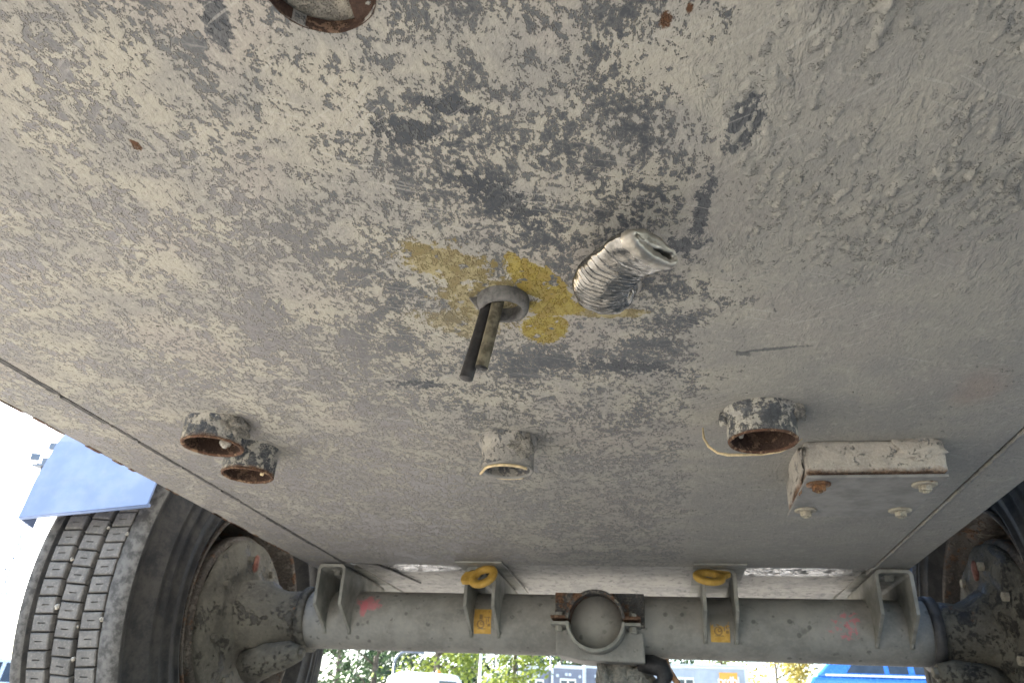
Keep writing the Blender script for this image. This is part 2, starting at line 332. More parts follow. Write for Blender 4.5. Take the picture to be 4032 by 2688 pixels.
# ------------------------------------------------------------------ mesh helpers
class MB:
    def __init__(s): s.v = []; s.f = []; s.sm = []
    def box(s, a, b, rotz=0, piv=None):
        n = len(s.v); (x0, y0, z0), (x1, y1, z1) = a, b
        pts = [Vector(p) for p in ((x0, y0, z0), (x1, y0, z0), (x1, y1, z0), (x0, y1, z0), (x0, y0, z1), (x1, y0, z1), (x1, y1, z1), (x0, y1, z1))]
        if rotz:
            pv = Vector(piv) if piv else Vector(((x0 + x1) / 2, (y0 + y1) / 2, 0)); m = Matrix.Rotation(rotz, 3, 'Z')
            pts = [m @ (p - pv) + pv for p in pts]
        s.v += [tuple(p) for p in pts]
        for q in ((0, 3, 2, 1), (4, 5, 6, 7), (0, 1, 5, 4), (1, 2, 6, 5), (2, 3, 7, 6), (3, 0, 4, 7)): s.f.append([n + i for i in q]); s.sm.append(False)
        return s
    def prism(s, poly, axis, a, b):
        """extrude a 2-D polygon; axis 'x': poly=(y,z), 'y': poly=(x,z), 'z': poly=(x,y)"""
        n = len(s.v); k = len(poly)
        for d in (a, b):
            for (p, q) in poly: s.v.append({'x': (d, p, q), 'y': (p, d, q), 'z': (p, q, d)}[axis])
        s.f.append([n + i for i in range(k)][::-1]); s.sm.append(False); s.f.append([n + k + i for i in range(k)]); s.sm.append(False)
        for i in range(k): s.f.append([n + i, n + (i + 1) % k, n + k + (i + 1) % k, n + k + i]); s.sm.append(False)
        return s
    def lathe(s, prof, c, axis='z', seg=48, smooth=True, closed=False, jit=None, a0=0, a1=2 * math.pi):
        """prof: list of (radius, offset along axis)"""
        n = len(s.v); k = len(prof); full = abs(a1 - a0 - 2 * math.pi) < 1e-6
        m = seg if full else seg + 1
        for i in range(m):
            a = a0 + (a1 - a0) * i / seg; ca, sa = math.cos(a), math.sin(a)
            for (r, h) in prof:
                p = {'z': (c[0] + r * ca, c[1] + r * sa, c[2] + h), 'x': (c[0] + h, c[1] + r * ca, c[2] + r * sa), 'y': (c[0] + r * ca, c[1] + h, c[2] + r * sa)}[axis]
                if jit: p = jit(Vector(p), r, h, a)
                s.v.append(tuple(p))
        for i in range(seg):
            j = (i + 1) % m
            for q in range(k if closed else k - 1):
                q2 = (q + 1) % k
                s.f.append([n + i * k + q, n + j * k + q, n + j * k + q2, n + i * k + q2]); s.sm.append(smooth)
        return s
    def tube(s, path, rad, seg=14, cap=True, smooth=True, sect=None, hollow=0.0):
        """sweep a round section along a path; rad: number or list; sect(i, ang)->(scale_u, scale_v)"""
        pts = [Vector(p) for p in path]; k = len(pts); n = len(s.v)
        tang = [(pts[min(i + 1, k - 1)] - pts[max(i - 1, 0)]).normalized() for i in range(k)]
        u = tang[0].orthogonal().normalized()
        for i in range(k):
            u = (u - tang[i] * u.dot(tang[i])).normalized(); v = tang[i].cross(u)
            r = rad[i] if isinstance(rad, (list, tuple)) else rad
            for j in range(seg):
                a = 2 * math.pi * j / seg
                su, sv = sect(i, a) if sect else (1, 1)
                s.v.append(tuple(pts[i] + u * (math.cos(a) * r * su) + v * (math.sin(a) * r * sv)))
        for i in range(k - 1):
            for j in range(seg):
                j2 = (j + 1) % seg
                s.f.append([n + i * seg + j, n + i * seg + j2, n + (i + 1) * seg + j2, n + (i + 1) * seg + j]); s.sm.append(smooth)
        if cap:
            s.f.append([n + j for j in range(seg)][::-1]); s.sm.append(False)
            s.f.append([n + (k - 1) * seg + j for j in range(seg)]); s.sm.append(False)
        return s
    def hexa(s, c, r, h, axis='z', rot=0.0, k=6):
        """hexagonal head whose far end stands h below/along the axis"""
        prof = [(0.0001, 0), (r * .97, 0), (r, h * .12), (r, h * .88), (r * .88, h), (0.0001, h)]
        return s.lathe(prof, c, axis, k, False, a0=rot, a1=rot + 2 * math.pi)
    def sphere(s, c, r, seg=10, rings=6, sq=(1, 1, 1), jit=0, q=None, seed=0):
        n = len(s.v)
        for i in range(rings + 1):
            th = math.pi * i / rings
            for j in range(seg):
                a = 2 * math.pi * j / seg
                d = Vector((math.sin(th) * math.cos(a), math.sin(th) * math.sin(a), math.cos(th)))
                k = 1 + (jit * mnoise.noise(d * 1.7 + Vector((seed * 3.1, seed * 1.3, seed * .7))) if jit else 0)
                p = Vector((d.x * sq[0], d.y * sq[1], d.z * sq[2])) * r * k
                if q: p = q @ p
                s.v.append(tuple(Vector(c) + p))
        for i in range(rings):
            for j in range(seg):
                j2 = (j + 1) % seg
                s.f.append([n + i * seg + j, n + (i + 1) * seg + j, n + (i + 1) * seg + j2, n + i * seg + j2]); s.sm.append(True)
        return s
    def mesh(s, name):
        me = bpy.data.meshes.new(name); me.from_pydata(s.v, [], s.f); me.update()
        bm = bmesh.new(); bm.from_mesh(me); bmesh.ops.remove_doubles(bm, verts=bm.verts, dist=1e-6)
        bmesh.ops.recalc_face_normals(bm, faces=bm.faces); bm.to_mesh(me); bm.free()
        if len(me.polygons) == len(s.sm):
            for p, k in zip(me.polygons, s.sm): p.use_smooth = k
        else:
            for p in me.polygons: p.use_smooth = any(s.sm)
        return me
    def build(s, name, mat, parent=None, bevel=0.0):
        o = bpy.data.objects.new(name, s.mesh(name)); COL.objects.link(o)
        if mat: o.data.materials.append(mat)
        if bevel:
            b = o.modifiers.new('bevel', 'BEVEL'); b.width = bevel; b.segments = 2; b.limit_method = 'ANGLE'; b.angle_limit = R(40)
        if parent is not None: set_parent(o, parent)
        return o

def set_parent(o, p):
    o.parent = p
    o.matrix_parent_inverse = Matrix.Translation(-p.location) if p.type == 'EMPTY' and p.parent is None else Matrix.Identity(4)

def tag(o, label=None, cat=None, group=None, kind=None):
    if label: o['label'] = label
    if cat: o['category'] = cat
    if group: o['group'] = group
    if kind: o['kind'] = kind
    return o

def empty(name, loc):
    o = bpy.data.objects.new(name, None); COL.objects.link(o); o.location = loc; o.empty_display_size = .2
    return o

def jitter(amp, fr):
    def f(p, r, h, a):
        nv = mnoise.noise_vector(p * fr)
        return p + nv * amp
    return f

# ------------------------------------------------------------------ ground
def mat_ground():
    t = NT('sunlit gravel yard'); n = t.noise(t.P, .35, 6, .6); f = t.noise(t.P, 14, 8, .7)
    col = t.mix(t.step(n, .35, .65), (.31, .29, .26), (.40, .375, .335)); col = t.mix(t.step(f, .4, .68, 0, .5), col, (.22, .21, .195))
    t.bump(f, .03); return t.out(col, .95, spec=.2)
g = MB(); k = 24; rad = 1500
ring = [(rad * math.cos(2 * math.pi * i / k), rad * math.sin(2 * math.pi * i / k), 0) for i in range(k)]
g.v = ring + [(0, 0, 0)]; g.f = [[i, (i + 1) % k, k] for i in range(k)]; g.sm = [False] * k
ground = g.build('ground', mat_ground()); tag(ground, 'pale packed gravel yard', kind='structure')

# ------------------------------------------------------------------ the vehicle
ZB = 0.67                                   # underside of the belly plate
VEH = empty('tank_trailer', (-.18, .8, 0))
tag(VEH, 'mud splashed grey steel trailer hull seen from below with axle, wheels and pipe stubs', 'trailer')
XL, XR, XSL, XSR = -.913, .556, -.805, .474
Y0, Y1, YR = -2.4, 1.935, 3.05

# belly plate with the round hand hole
HC, HR = (-.1885, .2875), .0352
bm = bmesh.new()
def loop(pts):
    vs = [bm.verts.new((x, y, ZB)) for x, y in pts]; return [bm.edges.new((vs[i], vs[(i + 1) % len(vs)])) for i in range(len(vs))]
e1 = loop([(XSL + .004, Y0), (XSR - .004, Y0), (XSR - .004, Y1), (XSL + .004, Y1)])
e2 = loop([(HC[0] + HR * (1 + .05 * mnoise.noise(Vector((math.cos(a) * 2, math.sin(a) * 2, 0)))) * math.cos(a), HC[1] + HR * (1 + .05 * mnoise.noise(Vector((math.cos(a) * 2, math.sin(a) * 2, 0)))) * math.sin(a)) for a in [2 * math.pi * i / 56 for i in range(56)]])
bmesh.ops.triangle_fill(bm, use_beauty=True, use_dissolve=False, edges=e1 + e2)
for f in list(bm.faces):
    c = f.calc_center_median()
    if math.hypot(c.x - HC[0], c.y - HC[1]) < HR * .93: bm.faces.remove(f)
ret = bmesh.ops.extrude_face_region(bm, geom=list(bm.faces))
for v in [v for v in ret['geom'] if isinstance(v, bmesh.types.BMVert)]: v.co.z += .010
bmesh.ops.recalc_face_normals(bm, faces=bm.faces)
me = bpy.data.meshes.new('belly_plate'); bm.to_mesh(me); bm.free()
belly = bpy.data.objects.new('belly_plate', me); COL.objects.link(belly); me.materials.append(M['belly']); set_parent(belly, VEH)
tag(belly, 'dark steel belly plate under streaked grey mud with yellow paint stains')

# rusty rim of the hand hole and the dirty plate above it
rimb = MB().lathe([(HR * 1.003, .0), (HR * .992, .0003), (HR * .985, .0012), (HR * .983, .0105)], (HC[0], HC[1], ZB - .0006), 'z', 56, jit=jitter(.0006, 90))
rimb.build('hole_rim', M['rustdark'], belly)
MB().box((HC[0] - .045, HC[1] - .045, ZB + .0112), (HC[0] + .045, HC[1] + .045, ZB + .016)).build('inner_plate', M['mud'], belly)
MB().prism([(HC[0] + .0165, HC[1] - .034), (HC[0] + .034, HC[1] - .034), (HC[0] + .034, HC[1] + .034), (HC[0] + .0115, HC[1] + .034)], 'z', ZB + .0030, ZB + .0111).build('rusty_backing_bar', M['rustdark'], belly)

# edge strips, folded up at the outer side
def strip(x0, x1, name, out):
    m = MB()
    m.prism([(x0, ZB + .002), (x1, ZB + .002), (x1, ZB + .012), (x0, ZB + .012)] if True else [], 'y', Y0, 2.02)
    xe = x0 if out < 0 else x1
    m.prism([(xe, ZB + .0125), (xe - out * .006, ZB + .0125), (xe - out * .006, ZB + .10), (xe, ZB + .10)], 'y', Y0, 2.02)
    return m.build(name, M['belly'], VEH, .0015)
sl = strip(XL, XSL - .005, 'edge_strip', -1); sr = strip(XSR + .003, XR, 'edge_strip', 1)
tag(sl, 'left edge strip of the belly, pale dust with rust nicks at its rim'); tag(sr, 'right edge strip of the belly, dull grey dust')
# rust nicks along the left rim
m = MB()
for i in range(26):
    y = random.uniform(.8, 1.95); l = random.uniform(.01, .05)
    m.box((XL - .0012, y, ZB + .0012), (XL + random.uniform(.002, .006), y + l, ZB + .006))
tag(m.build('rim_rust', M['rust'], sl), kind='stuff')
# left seam: lengths of dark filler in the gap, broken here and there
y = -.4; i = 0
while y < 1.93:
    l = random.uniform(.05, .17); wd = random.choice((.0065, .008, .0098)); off = random.uniform(-.0014, .0014)
    path = [(XSL + .0002 + off + .0006 * math.sin(q * 9 + i), y + l * q / 6, ZB + .0025) for q in range(7)]
    mm = MB()
    for q in range(6):
        a, b = path[q], path[q + 1]; h = wd / 2 + .0006 * mnoise.noise(Vector((i * 3.3, q * 1.7, 0)))
        mm.box((a[0] - h, a[1], ZB - .0006), (a[0] + h, b[1] + .0002, ZB + .006))
    o = mm.build('seam_filler', M['seam'], belly); y += l + random.choice((0.0, .002, .006, .012)); i += 1
# the seam turns inward at the tail plate
mm = MB()
pth = [(-.803, 1.90), (-.792, 1.922), (-.765, 1.93), (-.735, 1.935), (-.718, 1.96), (-.702, 2.02), (-.69, 2.10), (-.675, 2.19)]
mm.tube([(a, b, ZB + .0012) for a, b in pth], .0028, 8)
mm.build('seam_filler', M['seam'], belly)
# right seam: a dusty weld bead
mm = MB(); pts = []; q = -.5
while q < 1.94: pts.append((XSR + .0026 + .0012 * mnoise.noise(Vector((q * 30, 0, 0))), q, ZB + .0006 + .0006 * mnoise.noise(Vector((q * 55, 4, 0))))); q += .006
mm.tube(pts, [.0034 + .0016 * mnoise.noise(Vector((p[1] * 70, 9, 0))) for p in pts], 8); mm.build('weld_bead', M['weld'], belly)

# tail plate behind the crease and the upper body
tail = MB()
nx, ny = 60, 26
for j in range(ny + 1):
    for i in range(nx + 1):
        x = XSL + .02 + (XSR - XSL - .03) * i / nx; y = 1.936 + (YR - 1.936) * j / ny
        d = .004 * mnoise.noise(Vector((x * 9, y * 14, 0))) * min(1, (y - 1.936) * 12)
        tail.v.append((x, y, ZB + .003 + d + .015 * max(0, y - 1.95)))
for j in range(ny):
    for i in range(nx): a = j * (nx + 1) + i; tail.f.append([a, a + 1, a + nx + 2, a + nx + 1]); tail.sm.append(True)
tail.build('tail_plate', M['rear'], VEH)
for (a, b) in ((XL, XSL + .019), (XSR - .009, XR)):
    MB().box((a, 2.021, ZB + .004), (b, YR, ZB + .014)).build('tail_strip', M['bracket'], VEH)
MB().prism([(XL + .008, ZB + .06), (XR - .008, ZB + .06), (XR - .008, 2.15), (XR - .12, 2.3), (XL + .12, 2.3), (XL + .008, 2.15)], 'y', Y0 + .002, YR - .002).build('body_shell', M['body'], VEH)

# thick mud crust with dried drips over the right half of the plate: one uneven sheet
cl = MB(); gx0, gx1, gy0, gy1, stp = .005, .46, .24, .80, .0017
nx, ny = int((gx1 - gx0) / stp), int((gy1 - gy0) / stp)
N_ = mnoise.noise
hts = []
for j in range(ny + 1):
    yy = gy0 + stp * j
    for i in range(nx + 1):
        xx = gx0 + stp * i
        u = xx + (yy - .45) * .16                                   # the drips lean a little
        w1 = .006 * N_(Vector((xx * 40, yy * 30, 5))); u += w1
        reg = N_(Vector((xx * 9, yy * 6, 1))) * .55 + N_(Vector((xx * 24, yy * 14, 7))) * .35
        m_ = min(1, max(0, (xx - .045 + .05 * N_(Vector((1, yy * 16, 3)))) / .05)) * min(1, max(0, (.70 - yy + .10 * N_(Vector((xx * 12, 2, 9)))) / .16)) * min(1, (.455 - xx) / .05)
        f1 = N_(Vector((u * 95, yy * 34, 0))) + .55 * N_(Vector((u * 210, yy * 85, 2))) + .30 * N_(Vector((u * 430, yy * 210, 4)))
        f2 = N_(Vector((u * 120, yy * 70, 8))) + .4 * N_(Vector((u * 260, yy * 170, 3)))
        h_ = m_ * (max(0, .42 * f1 + .42 * reg + .08) * .0080 + max(0, f2 - .26) * max(0, .50 + reg) * .0185)
        hts.append(h_)
        cl.v.append((xx, yy, ZB + .0007 - h_))
for j in range(ny):
    for i in range(nx):
        a_ = j * (nx + 1) + i; q = (a_, a_ + 1, a_ + nx + 2, a_ + nx + 1)
        if max(hts[k_] for k_ in q) > .0002: cl.f.append(list(q)); cl.sm.append(True)
me = bpy.data.meshes.new('mud_crust'); me.from_pydata(cl.v, [], cl.f); me.update()
for p in me.polygons: p.use_smooth = True
c_ = bpy.data.objects.new('mud_crust', me); COL.objects.link(c_); me.materials.append(M['clod']); set_parent(c_, belly); tag(c_, kind='stuff')
cl = MB()
for i in range(420):
    x = random.uniform(-.75, .45); y = random.uniform(.3, 1.5); s_ = random.uniform(.0005, .0014)
    cl.sphere((x, y, ZB), s_, 6, 4, (1, random.uniform(.8, 1.8), .8), .8, Quaternion((0, 0, 1), random.uniform(0, 3)), i)
c_ = cl.build('mud_specks', M['clod'], belly); tag(c_, kind='stuff')

def mudlump(m, c, s_, sq=(1, 1, 1), seed=0, seg=30, rings=20, amp=.55):
    """ragged lump: fractal displaced ball"""
    n = len(m.v); off = Vector((seed * 3.7, seed * 1.9, seed * .6))
    for i in range(rings + 1):
        th = math.pi * i / rings
        for j in range(seg):
            a_ = 2 * math.pi * j / seg; d = Vector((math.sin(th) * math.cos(a_), math.sin(th) * math.sin(a_), math.cos(th)))
            k_ = 1 + amp * (mnoise.noise(d * 1.6 + off) + .6 * mnoise.noise(d * 4 + off) + .35 * mnoise.noise(d * 9 + off))
            m.v.append((c[0] + d.x * s_ * sq[0] * k_, c[1] + d.y * s_ * sq[1] * k_, c[2] + d.z * s_ * sq[2] * k_))
    for i in range(rings):
        for j in range(seg): j2 = (j + 1) % seg; m.f.append([n + i * seg + j, n + (i + 1) * seg + j, n + (i + 1) * seg + j2, n + i * seg + j2]); m.sm.append(True)
    return m

# ------------------------------------------------------------------ pipe sockets
def socket(name, label, c, r, h, mat, wall=.006, collar=None, thread=False, rimmat='rust', bore=.03):
    zb = ZB - h
    prof = []
    if collar: prof += [(r * collar, h + .001), (r * collar * 1.0, h * .80), (r * 1.015, h * .68)]
    else: prof += [(r * 1.05, h + .001), (r * 1.01, h * .9)]
    prof += [(r, h * .5), (r * .995, h * .2), (r * .985, .0015)]
    o = MB().lathe(prof, (c[0], c[1], zb), 'z', 64, jit=jitter(.0009, 60)).build(name, mat, VEH)
    tag(o, label)
    ri = r - wall
    rim = MB().lathe([(r * .985, .0012), (r * .975, -.0006), (r - wall * .5, -.0012), (ri + .0008, -.0004), (ri, .002)], (c[0], c[1], zb), 'z', 64, jit=jitter(.0008, 140)).build('rim', M[rimmat], o)
    pr_ = [(ri, .0018)]
    z = .003
    if thread:
        while z < h * .95: pr_ += [(ri + .0008, z), (ri - .0012, z + .0018)]; z += .0036
    pr_ += [(ri, h), (ri * .98, h + bore), (.0005, h + bore)]
    MB().lathe(pr_, (c[0], c[1], zb), 'z', 56).build('bore', M['rustdark'] if rimmat == 'rust' else M['socketmud'], o)
    return o
s1 = socket('pipe_socket', 'rusty threaded pipe socket with a pebble lodged in it', (-.634, .976), .0450, .034, M['socket'], .0062, thread=True)
MB().sphere((-.612, .972, ZB - .030), .0085, 14, 9, (1, 1, 1), .35, None, 4).build('lodged_pebble', M['stone'], s1)
lump = mudlump(MB(), (-.634 + .034, .976 - .014, ZB - .006), .020, (1.0, 1.2, .95), 1)
lump.build('mud_lump', M['mud'], s1)
s2 = socket('pipe_socket', 'smaller rusty rimmed pipe socket behind the pebble one', (-.630, 1.080), .0405, .044, M['socketclean'], .0048, rimmat='rust')
MB().sphere((-.598, 1.066, ZB - .046), .0032, 8, 6, (1, 1, 1), .3, None, 2).build('grit', M['straw'], s2)
s3 = socket('pipe_socket', 'half mud covered pipe socket with a pale split seal round its mouth', (-.214, 1.062), .0385, .047, M['socketmud'], .0055, collar=1.13, rimmat='lid')
# pale seal ring, sprung loose at the left
MB().tube([(-.2525, 1.060, ZB - .0515), (-.240, 1.036, ZB - .0512)] + [(-.214 + .0368 * math.cos(a), 1.062 + .0368 * math.sin(a), ZB - .0508) for a in [R(232 + 96 * i / 20) for i in range(21)]], .0021, 8).build('pale_seal', M['straw'], s3)
MB().tube([(-.214 + .0385 * math.cos(a), 1.062 + .0385 * math.sin(a), ZB - .047) for a in [R(62 + 62 * i / 14) for i in range(15)]], .0013, 8).build('pale_seal', M['straw'], s3)
for j, (dx, wd) in enumerate(((-.002, .010), (.019, .009))):
    MB().box((-.214 + dx - wd / 2, 1.050, ZB - .028), (-.214 + dx + wd / 2, 1.075, ZB - .006)).build('inner_lug', M['mud'], s3, .002)
lump = mudlump(MB(), (-.214 + .018, 1.062 - .024, ZB - .016), .019, (1.15, .75, 1.15), 5, amp=.4)
lump.build('mud_lump', M['mud'], s3)
s4 = socket('pipe_socket', 'largest dark pipe socket with rusty mouth and a hanging pale strip', (.133, .978), .0440, .041, M['socketclean'], .0050, collar=1.10, rimmat='rust')
MB().box((.104, .960, ZB - .034), (.110, .985, ZB - .004)).build('inner_lug', M['mud'], s4, .002)
MB().tube([(.062, 1.020, ZB - .004), (.0625, 1.022, ZB - .018), (.068, 1.022, ZB - .030), (.079, 1.020, ZB - .040), (.092, 1.018, ZB - .0435), (.112, 1.019, ZB - .0435), (.135, 1.022, ZB - .0425), (.158, 1.014, ZB - .0415), (.172, 1.000, ZB - .040), (.182, .985, ZB - .035)],
          [.0009, .0016, .0018, .0016, .0022, .0017, .0013, .0012, .0009, .0004], 8).build('pale_strip', M['straw'], s4)
MB().sphere((.133 - .047, .972, ZB - .012), .009, 12, 8, (.7, 1, 1.2), .4, None, 3).build('weld_tab', M['socketclean'], s4)
lump = mudlump(MB(), (.133 + .040, .978 - .012, ZB - .004), .014, (1, 1.2, 1.0), 8)
lump.build('mud_lump', M['mud'], s4)

# ------------------------------------------------------------------ bolted box
bx = MB()
nn = 22
def bpt(u, v):                      # walk the box outline, slight caked unevenness
    return None
bx.box((.202, 1.090, ZB - .0465), (.384, 1.284, ZB + .001))
ob = bx.build('junction_box', M['box'], VEH); tag(ob, 'mud plastered steel box bolted shut with four bolts')
sub = ob.modifiers.new('bevel', 'BEVEL'); sub.width = .006; sub.segments = 3
sb = ob.modifiers.new('sub', 'SUBSURF'); sb.subdivision_type = 'SIMPLE'; sb.levels = 4; sb.render_levels = 4
tx = bpy.data.textures.new('caked', 'CLOUDS'); tx.noise_scale = .03; tx.noise_depth = 3
dm = ob.modifiers.new('caked', 'DISPLACE'); dm.texture = tx; dm.strength = .006; dm.texture_coords = 'LOCAL'; dm.mid_level = .5
cv = MB().box((.199, 1.084, ZB - .0552), (.380, 1.282, ZB - .0508)).build('cover_plate', M['lid'], ob, .0015)
MB().box((.204, 1.092, ZB - .0507), (.376, 1.278, ZB - .0470)).build('gasket', M['rustdark'], ob)
for i, (x, y) in enumerate(((.219, 1.112), (.357, 1.115), (.221, 1.244), (.357, 1.245))):
    b = MB().lathe([(.0001, 0), (.0165, 0), (.0165, -.0018), (.0135, -.0028), (.0001, -.0028)], (x, y, ZB - .0553), 'z', 28)
    b.hexa((x, y, ZB - .0581), .0090, -.0075, 'z', random.random(), 6)
    b.lathe([(.0001, 0), (.0042, 0), (.0042, -.002), (.0001, -.002)], (x, y, ZB - .0656), 'z', 14)
    b.build('bolt', M['boltrust'] if i == 0 else M['bolt'], ob)
mudlump(MB(), (.352, 1.091, ZB - .012), .026, (1.15, .22, .75), 11).build('mud_lump', M['box'], ob)
mudlump(MB(), (.201, 1.17, ZB - .020), .040, (.10, 1.8, .75), 14).build('mud_lump', M['box'], ob)

# ------------------------------------------------------------------ hose gland with two cut tubes
GC = (-.146, .662)
gl = MB().lathe([(.0262, .001), (.0268, -.004), (.0262, -.010), (.0240, -.0140), (.0212, -.0150), (.0196, -.0140), (.0190, -.008), (.0188, .012), (.0003, .012)], (GC[0], GC[1], ZB), 'z', 48, jit=jitter(.0010, 70))
gland = gl.build('hose_gland', M['grommet'], VEH); tag(gland, 'grey rubber gland ring with two cut tubes hanging from it')
MB().prism([(GC[0] - .034, ZB - .001), (GC[0] - .024, ZB - .001), (GC[0] - .024, ZB - .014)], 'y', GC[1] - .008, GC[1] - .003).build('torn_flap', M['grommet'], gland)
def hang(x, y, x1, y1, z1, r, mat, name, hollow):
    n = 14; path = []
    for i in range(n):
        q = i / (n - 1); path.append((x + (x1 - x) * q ** 1.15, y + (y1 - y) * q, ZB + .01 + (z1 - ZB - .01) * q))
    o = MB().tube(path, [r * (1 + .03 * mnoise.noise(Vector((i * .7, r * 900, 0)))) for i in range(n)], 20, cap=False).build(name, mat, gland)
    d = (Vector(path[-1]) - Vector(path[-2])).normalized()
    e = Vector(path[-1])
    if hollow: MB().tube([e, e + d * .0003, e - d * .0004, e - d * .02], [r, r * .97, r * .74, r * .70], 20, cap=True).build('tube_end', M['black'], o)
    else: MB().tube([e - d * .0005, e + d * .001, e + d * .0025], [r, r * .96, r * .4], 20, cap=True).build('tube_end', M['black'], o)
    return o
tag(hang(-.1585, .660, -.1770, .657, ZB - .089, .0068, M['black'], 'cut_tube', False), 'black cut tube')
tag(hang(-.1470, .652, -.1610, .650, ZB - .082, .0062, M['oldtube'], 'cut_tube', True), 'grey brown cut tube with open end')

# ------------------------------------------------------------------ crumpled aluminium duct
P0, P1, P2, P3 = Vector((-.034, .645, ZB + .004)), Vector((-.043, .645, ZB - .034)), Vector((-.060, .562, ZB - .042)), Vector((-.002, .515, ZB - .052))
def bez(t): return P0 * (1 - t) ** 3 + P1 * 3 * t * (1 - t) ** 2 + P2 * 3 * t * t * (1 - t) + P3 * t ** 3
n = 150; path = [bez(i / (n - 1)) for i in range(n)]
flat_dir = None
dv = MB(); seg = 56
for i in range(n):
    q = i / (n - 1)
    tg = (path[min(i + 1, n - 1)] - path[max(i - 1, 0)]).normalized()
    ax = Vector((.92 - .24 * q, .10 + .62 * q, .0)) ; ax = (ax - tg * ax.dot(tg)).normalized(); ay = tg.cross(ax)
    fl = .35 * min(1, q / .3) + .65 * max(0, (q - .3) / .7) ** 1.2                 # flattens towards the mouth
    ra, rb = .0225 + .0045 * fl, .0225 - .0135 * fl
    rib = .0011 * math.sin(q * 23 * 2 * math.pi + 1.2 * mnoise.noise(Vector((q * 14, 0, 0)))) * (1 - .6 * max(0, (q - .86) / .14))
    for j in range(seg):
        a = 2 * math.pi * j / seg
        ph = .9 * mnoise.noise(Vector((math.cos(a) * 1.6, math.sin(a) * 1.6, q * 5)))
        rr = .0008 * math.sin(q * 31 * 2 * math.pi + ph * 3.0) * (1 if q < .88 else .15) + .0016 * mnoise.noise(Vector((math.cos(a) * 2.2, math.sin(a) * 2.2, q * 13)))
        lip = .0022 if q > .93 else 0
        p = path[i] + ax * (math.cos(a) * (ra + rr + lip)) + ay * (math.sin(a) * (rb + rr + lip * .7))
        dv.v.append(tuple(p))
for i in range(n - 1):
    for j in range(seg): j2 = (j + 1) % seg; dv.f.append([i * seg + j, i * seg + j2, (i + 1) * seg + j2, (i + 1) * seg + j]); dv.sm.append(True)
duct = dv.build('flexible_duct', M['alu'], VEH); tag(duct, 'crumpled silver corrugated duct with a flattened mouth')
# rolled mouth: the lip turns inward to a pinched, torn opening
tg = (path[-1] - path[-3]).normalized(); ax = Vector((.68, .72, .0)); ax = (ax - tg * ax.dot(tg)).normalized(); ay = tg.cross(ax)
mv = MB(); rows = [(1.07, 1.15, -.001), (1.10, 1.25, .004), (1.03, 1.16, .0085), (.95, .96, .0102), (.89, .66, .0106), (.85, .40, .0092), (.83, .20, .0100), (.81, .12, .0060), (.79, .08, -.008)]
for (sa, sb_, dz) in rows:
    for j in range(seg):
        a = 2 * math.pi * j / seg
        wv = .0012 * mnoise.noise(Vector((math.cos(a) * 3, math.sin(a) * 3, dz * 90)))
        shift = .0035 * math.sin(a * 2 + .6) * (1 - sb_) if sb_ < 1 else 0
        p = path[-1] + tg * (dz + wv) + ax * (math.cos(a) * .0270 * sa) + ay * (math.sin(a) * .0098 * sb_ + shift + wv)
        mv.v.append(tuple(p))
for i in range(len(rows) - 1):
    for j in range(seg): j2 = (j + 1) % seg; mv.f.append([i * seg + j, i * seg + j2, (i + 1) * seg + j2, (i + 1) * seg + j]); mv.sm.append(True)
mv.build('rolled_mouth', M['aludirt'], duct)
MB().lathe([(.0245, .001), (.0265, -.001), (.0265, -.003), (.0232, -.0035)], (-.0345, .645, ZB), 'z', 40, jit=jitter(.0008, 90)).build('seal_ring', M['aludirt'], duct)

# ------------------------------------------------------------------ axle
AY, AZ, AR = 2.085, .5525, .0735
axl = MB().lathe([(.0001, -.945), (AR, -.945)] + [(AR, -.945 + 1.56 * i / 30) for i in range(1, 31)] + [(.0001, .615)], (0, AY, AZ), 'x', 64, jit=lambda p, r, h, a: p + mnoise.noise_vector(p * 12) * .0008).build('axle_beam', M['axle'], VEH)
tag(axl, 'dusty grey tubular axle beam with pink paint marks')

def hexbolt(parent, c, r, h, axis='z', mat='bracket', washer=True):
    b = MB()
    if washer:
        sg = 1 if h > 0 else -1
        b.lathe([(.0001, 0), (r * 1.6, 0), (r * 1.6, sg * .002), (.0001, sg * .002)], c, axis, 24)
        c = tuple(cc + (sg * .002 if k == 'xyz'.index(axis) else 0) for k, cc in enumerate(c))
    b.hexa(c, r, h, axis, .3); return b.build('bolt', M[mat], parent)

